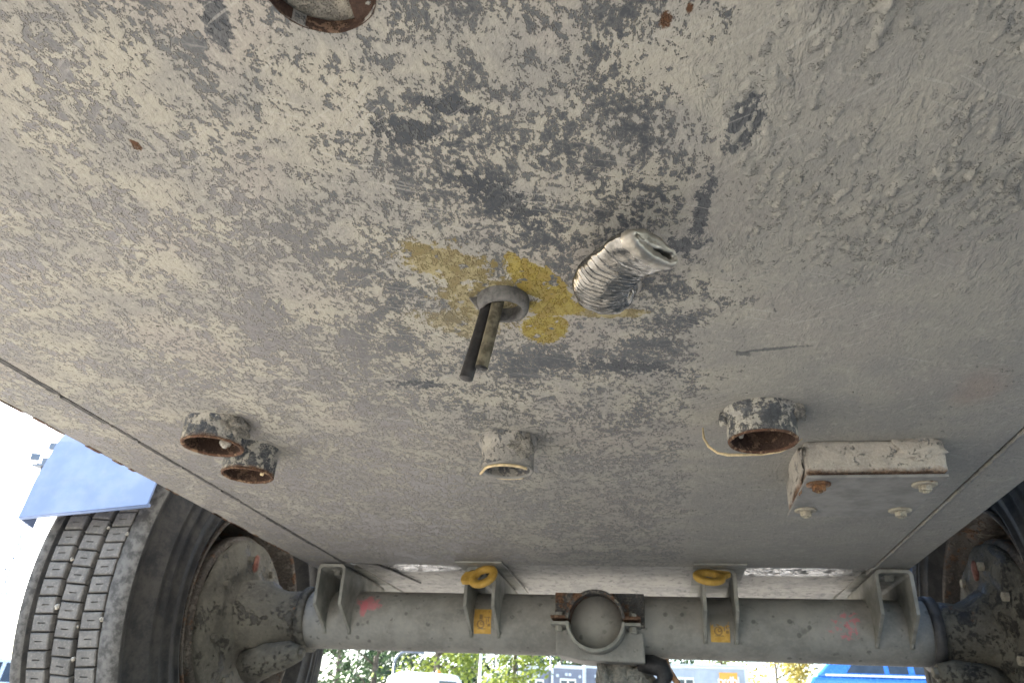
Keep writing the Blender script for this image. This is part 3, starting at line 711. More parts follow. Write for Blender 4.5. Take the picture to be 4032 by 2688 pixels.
def bracket(x0, x1, lid, slot=False):
    th, rc = .008, .014; zt = ZB - (.0055 if lid else .0015)
    outer = []; inner = []
    def arc(cx, cz, r, a0, a1, n=6): return [(cx + r * math.cos(R(a0 + (a1 - a0) * i / n)), cz + r * math.sin(R(a0 + (a1 - a0) * i / n))) for i in range(n + 1)]
    zl = ZB - .046
    outer = [(x0, zl)] + arc(x0 + rc, zt - rc, rc, 180, 90) + arc(x1 - rc, zt - rc, rc, 90, 0) + [(x1, zl)]
    ri = rc - th + .002
    inner = [(x1 - th, zl)] + arc(x1 - th - ri, zt - th - ri, ri, 0, 90) + arc(x0 + th + ri, zt - th - ri, ri, 90, 180) + [(x0 + th, zl)]
    prof = outer + inner
    m = MB(); k = len(prof); n0 = 0
    for d in (1.930, 2.250):
        for p, q in prof: m.v.append((p, d, q))
    half = len(outer)
    for i in range(k): m.f.append([i, (i + 1) % k, k + (i + 1) % k, k + i]); m.sm.append(False)
    for d in (0, k):
        for i in range(half - 1): m.f.append([d + i, d + i + 1, d + k - 2 - i, d + k - 1 - i]); m.sm.append(False)
    side = [(1.930, zl), (2.250, zl), (2.262, zl - .012), (2.262, zl - .020), (2.235, zl - .034), (2.15, AZ - .04), (2.025, AZ - .040), (1.930, ZB - .100)]
    for xa in (x0, x1 - th): m.prism(side, 'x', xa, xa + th)
    o = m.build('axle_bracket', M['bracket'], VEH, .0008)
    hexbolt(o, ((x0 + x1) / 2, 1.975, zt - th), .0105, -.010, 'z')
    if lid: MB().box((x0 - .018, 1.885, ZB - .0050), (x1 + .022, 2.30, ZB - .0008)).build('lid_plate', M['bracket'], o, .001)
    # weld fillets where the side plates meet the tube
    for xa in (x0 + th / 2, x1 - th / 2):
        pts = [(xa, AY - (AR + .001) * math.cos(R(t_)), AZ + (AR + .001) * math.sin(R(t_))) for t_ in range(-34, 80, 6)]
        MB().tube(pts, .0052, 6).build('weld_bead', M['bracket'], o)
    return o
b1 = bracket(-.873, -.798, False); b2 = bracket(-.482, -.404, True); b3 = bracket(.090, .170, True); b4 = bracket(.474, .556, False)
tag(b1, 'left outer axle bracket'); tag(b2, 'axle bracket holding the tilted yellow eye'); tag(b3, 'axle bracket holding the flat yellow eye'); tag(b4, 'right outer axle bracket')

def lashing_eye(c, rx, ry, rz, tabang, name_parent, label):
    th, ro, ri_ = .0125, .037, .0185
    ring_ = MB().lathe([(ri_, -th * .5), (ri_ - .001, -th * .25), (ri_ - .001, th * .25), (ri_, th * .5), (ro - .003, th * .5), (ro, th * .25), (ro, -th * .25), (ro - .003, -th * .5)], (0, 0, 0), 'z', 48, closed=True)
    mrot = Matrix.Rotation(rz, 3, 'Z') @ Matrix.Rotation(ry, 3, 'Y') @ Matrix.Rotation(rx, 3, 'X')
    t0 = len(ring_.v)
    ca, sa = math.cos(tabang), math.sin(tabang)
    poly = [(ro * .80 * math.cos(tabang - .75), ro * .80 * math.sin(tabang - .75)), (ro * 1.55 * math.cos(tabang - .28), ro * 1.55 * math.sin(tabang - .28)), (ro * 1.62 * math.cos(tabang), ro * 1.62 * math.sin(tabang)), (ro * 1.55 * math.cos(tabang + .28), ro * 1.55 * math.sin(tabang + .28)), (ro * .80 * math.cos(tabang + .75), ro * .80 * math.sin(tabang + .75))]
    ring_.prism(poly, 'z', -th * .45, th * .45)
    ring_.v = [tuple(mrot @ Vector(p) + Vector(c)) for p in ring_.v]
    o = ring_.build('lashing_eye', M['yellow'], name_parent); tag(o, label); return o
lashing_eye((.106, 1.902, ZB - .030), R(33), R(2), R(6), R(40), b3, 'yellow lashing eye lying flat')
lashing_eye((-.430, 1.905, ZB - .034), R(44), R(-32), R(10), R(140), b2, 'yellow lashing eye tilted on edge')

def sticker(cx, cz, w_, h_, fade):
    m = MB(); n = 10
    for i in range(n + 1):
        z = cz - h_ / 2 + h_ * i / n; d = z - AZ
        yy = AY - math.sqrt((AR + .0014) ** 2 - d * d)
        m.v += [(cx - w_ / 2, yy, z), (cx + w_ / 2, yy, z)]
    for i in range(n): m.f.append([2 * i, 2 * i + 1, 2 * i + 3, 2 * i + 2]); m.sm.append(True)
    return m.build('warning_sticker', mat_sticker(cx, cz, fade), axl)
tag(sticker(-.449, .5475, .044, .058, 0.0), 'orange lashing pictogram sticker'); tag(sticker(.129, .5445, .044, .062, .9), 'worn orange lashing pictogram sticker')

# pipe clamp in the middle of the axle
CX, CZ = -.161, .545
cp = MB().box((-.264, 1.995, CZ - .006), (-.047, 2.03, CZ + .072)).build('clamp_plate', M['clampdark'], VEH, .0012); tag(cp, 'rust spotted clamp plate on the axle')
def halfring(a0, a1, mat, name):
    return MB().lathe([(.0630, -.028), (.0705, -.028), (.0705, .034), (.0630, .034)], (CX, 1.962, CZ), 'y', 30, True, closed=True, a0=R(a0), a1=R(a1)).build(name, mat, cp, .0008)
halfring(3, 177, M['clampdark'], 'upper_clamp_half'); halfring(183, 357, M['bracket'], 'lower_clamp_half')
for sx in (-1, 1):
    for zz, mt in ((.0035, 'rust'), (-.0105, 'bracket')):
        xs = sorted((CX + sx * .066, CX + sx * .106))
        MB().box((xs[0], 1.935, CZ + zz - .0005), (xs[1], 1.994, CZ + zz + .0065)).build('clamp_flange', M[mt], cp, .001)
    hexbolt(cp, (CX + sx * .088, 1.960, CZ + .0101), .0095, .010, 'z', 'bracket', False)
    hexbolt(cp, (CX + sx * .088, 1.960, CZ - .0112), .0095, -.013, 'z', 'bracket', False)
MB().lathe([(.0001, 0), (.0628, 0), (.0628, .004), (.0001, .004)], (CX, 1.985, CZ), 'y', 40, jit=jitter(.001, 40)).build('end_disc', M['axle'], cp)
sad = MB().prism([(-.262, CZ - .012), (-.052, CZ - .016), (-.048, CZ - .085), (-.20, CZ - .082), (-.262, CZ - .07)], 'y', 2.000, 2.14).build('saddle_block', M['axle'], cp, .004)

# mud caked coupling with black elbow and hose under the saddle
cpl = MB()
for i, (x, z, s_) in enumerate(((-.115, .445, .045), (-.075, .425, .045), (-.135, .415, .040), (-.10, .39, .05), (-.05, .40, .035), (-.145, .375, .03))):
    cpl.sphere((x, 2.09, z), s_, 26, 16, (1, .8, 1), .55, None, i + 3)
cpl.tube([(-.158, 2.07, .47), (-.150, 2.06, .43), (-.140, 2.05, .35)], [.012, .013, .012], 10)
cplo = cpl.build('driveline_coupling', M['mud'], VEH); tag(cplo, 'mud caked coupling hanging under the axle clamp')
MB().tube([(-.062, 2.06, .466), (-.035, 2.05, .462), (-.012, 2.045, .455), (-.004, 2.045, .438), (-.010, 2.045, .42), (-.028, 2.045, .412)], [.020, .023, .022, .020, .018, .014], 16).build('black_elbow', M['black'], cplo)
MB().tube([(.000, 2.06, .475), (.004, 2.055, .455), (.016, 2.05, .435), (.030, 2.05, .415), (.036, 2.05, .38), (.036, 2.05, .33)], .0072, 12).build('orange_hose', M['hoseorange'], cplo)

# ------------------------------------------------------------------ wheels
WY, WZ, WR = 2.08, .54, .54
def wheel(sx, xc, kmat):
    """sx = +1 when the vehicle centre lies towards +X (left wheel)"""
    def X(d): return xc + sx * d
    prof = [(.298, .108), (.306, .116), (.318, .118), (.326, .128), (.341, .139), (.346, .1455), (.351, .1455), (.354, .1385), (.372, .145), (.390, .1472), (.393, .1520), (.399, .1520), (.403, .146),
            (.424, .1455), (.427, .1500), (.432, .1498), (.435, .1440), (.452, .141), (.455, .1450), (.459, .1448), (.462, .1380), (.480, .130), (.497, .122), (.506, .1195), (.514, .122), (.524, .1265), (.533, .1278), (.5395, .121), (.5405, .112),
            (.5405, .084), (.5385, .0825), (.526, .080), (.5255, .0)]
    prof = prof + [(r, -(d if r < .5254 or d > .1 else .095 if r > .53 else d)) for r, d in prof[-2::-1]]
    ty = MB().lathe([(r, sx * d) for r, d in prof], (xc, WY, WZ), 'x', 120, True).build('tyre', M['rubber'], VEH)
    # rim, drum, back plate
    MB().lathe([(r, sx * d) for r, d in ((.297, .106), (.303, .120), (.298, .124), (.291, .119), (.287, .100), (.282, .085), (.270, .070), (.262, .03), (.258, -.06))], (xc, WY, WZ), 'x', 96, True).build('wheel_rim', M['rimlip'], VEH)
    MB().lathe([(r, sx * d) for r, d in ((.260, -.058), (.20, -.065), (.0001, -.066))], (xc, WY, WZ), 'x', 64, True).build('wheel_disc', M['rim'], VEH)
    dr = MB().lathe([(r, sx * d) for r, d in ((.215, -.06), (.218, .05), (.226, .055), (.228, .085), (.222, .09), (.216, .094))], (xc, WY, WZ), 'x', 96, True).build('brake_drum', M['rimlip'], VEH)
    bp = MB().lathe([(r, sx * d) for r, d in ((.216, .092), (.217, .104), (.205, .112), (.19, .113), (.17, .122), (.15, .125), (.13, .120), (.115, .128), (.095, .136), (.075, .150), (.0001, .152))], (xc, WY, WZ), 'x', 80, True,
                    jit=lambda p, r, h, a: p + Vector((sx * .010 * mnoise.noise(p * 17), .004 * mnoise.noise(p * 30), 0))).build('brake_backplate', kmat, VEH)
    for i in range(5):
        a = R(60 + 47 * i)
        hexbolt(bp, (X(.120), WY + .165 * math.cos(a), WZ + .165 * math.sin(a)), .011, sx * .012, 'x', 'knuckle' if sx > 0 else 'bolt', False)
    MB().sphere((X(.135), WY - .035, WZ + .150), .012, 10, 7, (.6, .8, 2.1), .3, None, 5).build('red_tag', M['reflector'], bp)
    return ty, bp
TX_L, TX_R = -1.245, .862
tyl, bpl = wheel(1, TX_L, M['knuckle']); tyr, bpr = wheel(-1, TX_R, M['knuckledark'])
tag(tyl, 'left tyre with square tread blocks'); tag(tyr, 'right tyre in deep shade')

# tread blocks: alike pieces, one object each on the part of the left tyre that shows
def block_mesh(w_, l_, h_):
    m = MB(); b = .0022
    xs = [-w_ / 2, -w_ * .20, w_ * .20, w_ / 2]; ys = [-l_ / 2, -.0012, .0012, l_ / 2]
    for j, yy in enumerate(ys):
        for i, xx in enumerate(xs): m.v.append((xx * (1 - 2 * b / w_ if i in (0, 3) else 1), yy * (1 - 2 * b / l_ if j in (0, 3) else 1), h_))
    for j in range(3):
        for i in range(3):
            if (i, j) == (1, 1): continue
            m.f.append([j * 4 + i, j * 4 + i + 1, (j + 1) * 4 + i + 1, (j + 1) * 4 + i]); m.sm.append(False)
    n = len(m.v)                                  # sipe
    for (i, j) in ((1, 1), (2, 1), (2, 2), (1, 2)): m.v.append((xs[i], ys[j], h_ - .006))
    top = [5, 6, 10, 9]
    for k_ in range(4): m.f.append([top[k_], top[(k_ + 1) % 4], n + (k_ + 1) % 4, n + k_]); m.sm.append(False)
    m.f.append([n, n + 1, n + 2, n + 3]); m.sm.append(False)
    n2 = len(m.v)
    outer = [0, 1, 2, 3, 7, 11, 15, 14, 13, 12, 8, 4]
    for z in (h_ - b, -.004):
        for o_ in outer:
            i, j = o_ % 4, o_ // 4; m.v.append((xs[i], ys[j], z))
    for a_, b_ in ((None, n2), (n2, n2 + 12)):
        for k_ in range(12):
            p, q = (outer[k_], outer[(k_ + 1) % 12]) if a_ is None else (a_ + k_, a_ + (k_ + 1) % 12)
            m.f.append([p, q, b_ + (k_ + 1) % 12, b_ + k_]); m.sm.append(False)
    me = m.mesh('tread_block'); me.materials.append(M['tread']); return me
NB = 92; PIT = 2 * math.pi / NB
rows_ = ((.0550, .0455, .006), (-.0035, .0455, -.010), (-.0620, .0445, .004))
bms = [block_mesh(w_, PIT * .5405 - .0042, .0150) for _, w_, _ in rows_]
for r_i, (dx, w_, sk) in enumerate(rows_):
    for i in range(NB):
        th = (i + .5 * (r_i == 1) + .2 * (r_i == 2)) * PIT
        if not (R(105) < th < R(222)): continue
        o = bpy.data.objects.new('tread_block', bms[r_i]); COL.objects.link(o)
        rad_ = Vector((0, math.cos(th), math.sin(th))); tan_ = Vector((0, -math.sin(th), math.cos(th))); xx = Vector((1, 0, 0))
        xs_ = (xx + tan_ * sk * 12).normalized() if False else xx
        mt = Matrix((xs_, -tan_, rad_)).transposed()
        mt = mt @ Matrix.Rotation(sk * 6 + random.gauss(0, .01), 3, 'Z')
        o.matrix_basis = Matrix.Translation(Vector((TX_L + dx, WY, WZ)) + rad_ * (.5262 + random.gauss(0, .0004))) @ mt.to_4x4()
        o.parent = tyl
# remaining blocks of both tyres, joined
def rest(xc, ty, lo, hi):
    m = MB()
    for (dx, w_, sk) in rows_:
        for i in range(NB):
            th = i * PIT
            if lo < th < hi: continue
            rad_ = Vector((0, math.cos(th), math.sin(th))); tan_ = Vector((0, -math.sin(th), math.cos(th))); c = Vector((xc + dx, WY, WZ)) + rad_ * .5335; l_ = PIT * .268 - .002
            n = len(m.v)
            for a_, b_, d_ in ((-1, -1, -1), (1, -1, -1), (1, 1, -1), (-1, 1, -1), (-1, -1, 1), (1, -1, 1), (1, 1, 1), (-1, 1, 1)): m.v.append(tuple(c + Vector((a_ * w_ / 2, 0, 0)) + tan_ * (b_ * l_) + rad_ * (d_ * .0075)))
            for q in ((0, 3, 2, 1), (4, 5, 6, 7), (0, 1, 5, 4), (1, 2, 6, 5), (2, 3, 7, 6), (3, 0, 4, 7)): m.f.append([n + k_ for k_ in q]); m.sm.append(False)
    o = m.build('tread_pattern', M['tread'], ty); tag(o, kind='stuff')
rest(TX_L, tyl, R(105), R(222)); rest(TX_R, tyr, 9, 9.1)
# shoulder ribs, dusty and slightly ragged
for ty, xc, sx in ((tyl, TX_L, 1), (tyr, TX_R, -1)):
    for sd_ in (1, -1):
        s2 = sx * sd_; di = .0015 if sd_ > 0 else .0145
        MB().lathe([(.531, s2 * (.0808 + di)), (.5408, s2 * (.0822 + di)), (.5412, s2 * .112), (.5400, s2 * .122), (.5335, s2 * .1282)], (xc, WY, WZ), 'x', 220, True,
                   jit=lambda p, r, h, a, s2=s2: p + Vector((s2 * .0022 * mnoise.noise(Vector((a * 60, h * 60, 0))) if abs(h) < .09 else 0, 0, 0))).build('shoulder_rib', M['rib'], ty)
for i in range(9):
    th = R(random.uniform(150, 200)); rad_ = Vector((0, math.cos(th), math.sin(th)))
    c = Vector((TX_L + random.choice((.0795, .0795, .0258, -.0327)), WY, WZ)) + rad_ * .539
    MB().sphere(tuple(c), random.uniform(.003, .006), 8, 6, (1, 1, 1), .5, None, i).build('pebble', M['stone'], tyl)

# hub carriers between beam and drum
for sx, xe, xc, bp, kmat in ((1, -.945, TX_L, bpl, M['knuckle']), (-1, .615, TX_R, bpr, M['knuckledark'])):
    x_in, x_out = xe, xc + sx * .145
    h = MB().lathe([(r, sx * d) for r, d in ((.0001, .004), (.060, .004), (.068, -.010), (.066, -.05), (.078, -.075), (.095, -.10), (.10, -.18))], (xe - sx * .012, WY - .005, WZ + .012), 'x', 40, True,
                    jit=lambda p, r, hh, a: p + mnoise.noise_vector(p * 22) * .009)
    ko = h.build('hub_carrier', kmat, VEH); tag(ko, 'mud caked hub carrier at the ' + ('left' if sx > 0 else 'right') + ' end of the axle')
    MB().lathe([(.0001, 0), (AR + .010, 0), (AR + .010, sx * .022), (.0001, sx * .022)], (xe - sx * .008, AY, AZ), 'x', 48, jit=jitter(.0015, 30)).build('beam_flange', M['rim'] if sx < 0 else kmat, ko)
    arm = MB(); ya = WY - .05
    arm.tube([(xe - sx * .13, ya + .02, WZ - .115), (xe - sx * .07, ya, WZ - .095), (xe - sx * .01, ya - .015, WZ - .083), (xe + sx * .025, ya - .02, WZ - .080)], [.046, .040, .032, .018], 16,
             sect=lambda i, a: (1 + .12 * mnoise.noise(Vector((i * 1.3, math.cos(a) * 2, math.sin(a) * 2))), 1 + .12 * mnoise.noise(Vector((i * 2.1, math.cos(a) * 2, math.sin(a) * 2 + 5)))))
    ao = arm.build('track_arm', kmat, ko)
    hexbolt(ko, (xe + sx * .022, ya - .02, WZ - .080), .012, sx * .012, 'x', 'knuckle', False)
    xs = sorted((xc - sx * .16, xc + sx * .068))
    MB().box((xs[0], 2.735, .22), (xs[1], 2.743, 1.12)).build('sky_block_sheet', M['black'], VEH)  # added dark sheet behind the wheel, blocks the white sky in the gap

# mudguards
def mudguard(xa, xb, sx, label):
    yf, zf, th = 1.497, .672, .005              # flat front apron, then an arch over the tyre
    ln = [(yf, zf), (yf + .012, zf + .09), (yf + .040, zf + .19), (yf + .085, zf + .28)]
    ln += [(WY + .615 * math.cos(a), WZ + .615 * math.sin(a)) for a in [R(132 - 120 * i / 26) for i in range(27)]]
    m = MB()
    for i, (y, z) in enumerate(ln):
        p, q = ln[max(0, i - 1)], ln[min(len(ln) - 1, i + 1)]; d = Vector((q[0] - p[0], q[1] - p[1])).normalized(); nn_ = (-d.y, d.x)
        for k_ in (0, th):
            for x in (xa, xb): m.v.append((x, y + nn_[0] * k_, z + nn_[1] * k_ + (.028 if i == 0 and x == (xb if sx > 0 else xa) else 0)))
    n = len(ln) - 1
    for i in range(n):
        b = i * 4
        for p, q in ((0, 1), (1, 3), (3, 2), (2, 0)): m.f.append([b + p, b + q, b + 4 + q, b + 4 + p]); m.sm.append(False)
    m.f.append([0, 1, 3, 2]); m.sm.append(False); m.f.append([n * 4 + k_ for k_ in (0, 2, 3, 1)]); m.sm.append(False)
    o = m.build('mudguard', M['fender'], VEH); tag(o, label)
    xo = xa if sx > 0 else xb
    sk = MB()
    for i, (y, z) in enumerate(ln):
        dv_ = Vector((WY - y, WZ - z)).normalized() * .05
        for (yy, zz) in ((y, z), (y + dv_.x, z + dv_.y)):
            for k_ in (.001, .005): sk.v.append((xo - sx * k_, yy, zz))
    for i in range(n):
        b = i * 4
        for p, q in ((0, 1), (1, 3), (3, 2), (2, 0)): sk.f.append([b + p, b + q, b + 4 + q, b + 4 + p]); sk.sm.append(False)
    sk.f.append([0, 1, 3, 2]); sk.sm.append(False)
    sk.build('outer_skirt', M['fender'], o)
    xi = xb if sx > 0 else xa
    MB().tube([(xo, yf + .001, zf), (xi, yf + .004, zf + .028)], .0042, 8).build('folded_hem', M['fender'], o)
    yl, zl, ro, a0 = yf + .001, zf - .004, .612, 0
    # rounded rubber lip hanging at the outer lower corner
    yl, zl = WY + (ro + .003) * math.cos(a0), WZ + (ro + .003) * math.sin(a0)
    poly = [(xo - sx * .012, zl + .002), (xo + sx * .090, zl + .008), (xo + sx * .074, zl - .006), (xo + sx * .062, zl - .022), (xo + sx * .050, zl - .033), (xo + sx * .036, zl - .037), (xo + sx * .022, zl - .032), (xo - sx * .012, zl - .014)]
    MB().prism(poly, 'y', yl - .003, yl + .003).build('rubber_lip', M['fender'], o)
    for (dx, dz) in ((.10, .045), (.16, .038), (.29, .10)):
        MB().lathe([(.0001, 0), (.004, 0), (.003, -.002), (.0001, -.002)], (xo + sx * dx, yl + .13 * dz - .0055, zl + dz), 'y', 10).build('rivet', M['black'], o)
    return o
mudguard(-1.402, -1.092, 1, 'left mudguard over the tyre, flare blue put into its colour'); mudguard(.720, 1.020, -1, 'right mudguard in shade')
for sx, x in ((1, XL), (-1, XR)):
    xs = sorted((x - sx * .005, x - sx * .20))
    MB().box((xs[0], 2.06, ZB + .44), (xs[1], 2.12, ZB + .47)).build('mudguard_arm', M['bracket'], VEH)

# ------------------------------------------------------------------ background yard
def at(az, d, z=0.0): return Vector((d * math.sin(R(az)), d * math.cos(R(az)), z))
M['white'] = mat_plain('white vehicle paint', (.74, .75, .77), .35, 0, .05, 4, 0, .5)
M['glass'] = mat_plain('dark window glass', (.035, .045, .055), .08, 0, .2, 4, 0, .6)
M['blue'] = mat_plain('bright blue car paint', (.05, .20, .58), .25, .15, .06, 3, 0, .6)
M['silver'] = mat_plain('pale silver car paint', (.58, .60, .63), .3, .2, .05, 3, 0, .5)
M['cabin'] = mat_plain('slate blue cabin wall', (.19, .205, .255), .6, 0, .08, 2, 0, .4)
M['cabinpale'] = mat_plain('pale grey cabin wall', (.42, .46, .50), .6, 0, .07, 2, 0, .4)
M['trim'] = mat_plain('pale cabin trim', (.60, .63, .66), .5, 0, .06, 3, 0, .4)
M['cream'] = mat_plain('cream window frame', (.72, .71, .62), .5, 0, .05, 3, 0, .4)
M['orange'] = mat_plain('orange sign face', (.80, .36, .06), .5, 0, .05, 3, 0, .4)
M['lamp'] = mat_plain('grey lamp steel', (.13, .15, .18), .45, .4, .1, 6, 0, .5)
M['beacon'] = mat_plain('orange beacon lens', (.80, .20, .03), .3, 0, .1, 20, 0, .5)
M['bark'] = mat_plain('grey brown bark', (.12, .10, .08), .9, 0, .35, 8, .02, .2)
def leafmat(name, a, b):
    t = NT(name); n = t.noise(t.P, 1.1, 4, .6); f = t.noise(t.P, 9, 2, .6)
    col = t.mix(t.step(n, .38, .62), a, b); col = t.mix(t.step(f, .4, .7, 0, .4), col, tuple(min(1, v * 1.7) for v in b))
    m = t.out(col, .55, spec=.3)
    tr = t.t.nodes.new('ShaderNodeBsdfTranslucent'); t.put(tr.inputs[0], t.mix(.4, col, b))
    ms = t.t.nodes.new('ShaderNodeMixShader'); ms.inputs[0].default_value = .4
    t.t.links.new(t.b.outputs[0], ms.inputs[1]); t.t.links.new(tr.outputs[0], ms.inputs[2])
    t.t.links.new(ms.outputs[0], t.t.nodes['Material Output'].inputs['Surface']); return m
M['leafdark'] = leafmat('deep green leaves', (.020, .042, .024), (.052, .082, .036))
M['leaflime'] = leafmat('lime yellow leaves', (.12, .17, .03), (.26, .30, .06))
M['leafgold'] = leafmat('golden scrub', (.20, .18, .05), (.42, .35, .11))

def tree(az, d, h, rx, mat, label, n=2600, base=1.4, seed=0, group='trees behind the yard'):
    rnd = random.Random(seed * 17 + 5); c = at(az, d)
    root = empty('deciduous_tree', c); tag(root, label, 'tree', group)
    m = MB()
    pth = [(c.x + .15 * mnoise.noise(Vector((i, seed, 0))), c.y + .1 * mnoise.noise(Vector((i, seed, 4))), h * .85 * i / 8) for i in range(9)]
    m.tube(pth, [.16 * (1 - i / 9.5) + .02 for i in range(9)], 10)
    limbs = []
    for i in range(11):
        z0 = base * .9 + (h * .75 - base) * i / 11; a = rnd.uniform(0, 6.28); l = rx * rnd.uniform(.5, .95)
        p0 = Vector((c.x, c.y, z0)); p1 = p0 + Vector((math.cos(a) * l, math.sin(a) * l, l * rnd.uniform(.1, .7)))
        m.tube([tuple(p0), tuple(p0.lerp(p1, .5) + Vector((0, 0, .1))), tuple(p1)], [.05, .035, .012], 6); limbs.append(p1)
    m.build('trunk', M['bark'], root)
    cr = MB(); clumps = [(p + Vector((rnd.uniform(-.5, .5), rnd.uniform(-.5, .5), rnd.uniform(-.4, .5))), rnd.uniform(.5, 1.1)) for p in limbs for _ in range(4)]
    for i in range(24):
        z = base + (h - base) * (i / 23); rr = rx * math.sin(math.pi * min(.97, .12 + .86 * i / 23)) * .9
        a = rnd.uniform(0, 6.28); k_ = rnd.uniform(.3, 1); clumps.append((Vector((c.x + math.cos(a) * rr * k_, c.y + math.sin(a) * rr * k_, z)), rnd.uniform(.45, 1.0)))
    for i in range(n):
        cc, cs = clumps[rnd.randrange(len(clumps))]
        d_ = Vector((rnd.gauss(0, 1), rnd.gauss(0, 1), rnd.gauss(0, .8))) * cs * .5; p = cc + d_
        s_ = rnd.uniform(.07, .17) * (1.6 if d > 70 else 1); nrm = Vector((rnd.gauss(0, 1), rnd.gauss(0, 1), rnd.gauss(0, 1))).normalized(); u = nrm.orthogonal().normalized(); v = nrm.cross(u)
        b = len(cr.v); cr.v += [tuple(p - u * s_), tuple(p + v * s_ * .55), tuple(p + u * s_), tuple(p - v * s_ * .55)]; cr.f.append([b, b + 1, b + 2, b + 3]); cr.sm.append(False)
    me = bpy.data.meshes.new('crown'); me.from_pydata(cr.v, [], cr.f); o = bpy.data.objects.new('crown', me); COL.objects.link(o); me.materials.append(mat); set_parent(o, root)
    return root
TR = [(-22.0, 44, 11, 3.0, 'leafdark', 'dark green tree at the left end of the row under the axle'), (-19.6, 40, 10, 2.2, 'leafdark', 'sparse tree between the left end tree and the bent lamp post'),
      (-17.3, 47, 12, 2.6, 'leafdark', 'dark tree right behind the bent lamp post'), (-15.5, 36, 9, 1.5, 'leaflime', 'lime yellow tree above the white van'),
      (-12.6, 50, 12, 3.2, 'leafdark', 'dark tree behind the white flag pole'), (-10.2, 46, 10, 1.6, 'leaflime', 'slim lime tree left of the slate blue cabins'),
      (-7.0, 72, 13, 4.2, 'leafdark', 'tall tree behind the slate blue cabins with windows'), (-1.0, 66, 12, 4.0, 'leafdark', 'broad tree behind the cabin with the orange sign'),
      (3.6, 64, 11, 2.4, 'leaflime', 'yellow green tree above the orange sign'), (7.0, 58, 8, 2.6, 'leafgold', 'golden tree between orange sign and blue car'),
      (10.5, 60, 10, 3.6, 'leafgold', 'golden tree behind the blue car roof'), (-26.5, 60, 10, 2.4, 'leafdark', 'thin tree behind the left wheel'), (14.5, 64, 10, 3.6, 'leafdark', 'dark tree behind the blue car bonnet')]
TR += [(az, 82 + (i % 3) * 5, 13 + i % 4, 4.6, 'leafdark', lb) for i, (az, lb) in enumerate(((-24.6, 'far dark tree leftmost behind the row under the axle'), (-20.8, 'far dark tree behind the sparse tree'), (-18.3, 'far dark tree behind the bent lamp post'),
      (-15.0, 'far dark tree behind the white van'), (-11.6, 'far dark tree behind the low pale cabin'), (-9.0, 'far dark tree behind the left slate cabin'), (-4.5, 'far dark tree behind the right slate cabin'), (1.2, 'far dark tree behind the long pale cabin')))]
for i, (az, d, h, rx, mt, lb) in enumerate(TR): tree(az, d, h, rx, M[mt], lb, 3000 if d < 70 else 5200, 1.2 if d < 70 else .4, i)

# scrub bank below the golden trees
sb_ = MB(); rnd = random.Random(3)
for i in range(5200):
    az = rnd.uniform(4.0, 17.5); d = rnd.uniform(44, 54); z = max(0, (d - 42) * .26) + rnd.uniform(0, 1.5); p = at(az, d, z)
    s_ = rnd.uniform(.06, .16); nrm = Vector((rnd.gauss(0, 1), rnd.gauss(0, 1), rnd.gauss(0, 1))).normalized(); u = nrm.orthogonal().normalized(); v = nrm.cross(u)
    b = len(sb_.v); sb_.v += [tuple(p - u * s_), tuple(p + v * s_ * .4), tuple(p + u * s_), tuple(p - v * s_ * .4)]; sb_.f.append([b, b + 1, b + 2, b + 3]); sb_.sm.append(False)
me = bpy.data.meshes.new('golden_scrub'); me.from_pydata(sb_.v, [], sb_.f); o = bpy.data.objects.new('golden_scrub', me); COL.objects.link(o); me.materials.append(M['leafgold'])
tag(o, 'golden scrub on the bank left of the blue car', 'shrubs', kind='stuff')
bank = MB(); pl = [(42, -.05), (56, 3.3), (80, 4.0), (80, -.05)]
for az in range(3, 20):
    for d, z in pl: bank.v.append(tuple(at(az, d, z + (.3 * mnoise.noise(Vector((az * .8, d, 0))) if z > 0 else 0))))
for i in range(16):
    for q in range(4): bank.f.append([i * 4 + q, i * 4 + (q + 1) % 4, (i + 1) * 4 + (q + 1) % 4, (i + 1) * 4 + q]); bank.sm.append(True)
bank.f.append([0, 1, 2, 3]); bank.sm.append(False); bank.f.append([64, 67, 66, 65]); bank.sm.append(False)
tag(bank.build('bank', mat_plain('dry grass bank', (.22, .19, .09), .95, 0, .35, 3, .05, .1)), 'dry grass bank', kind='structure')

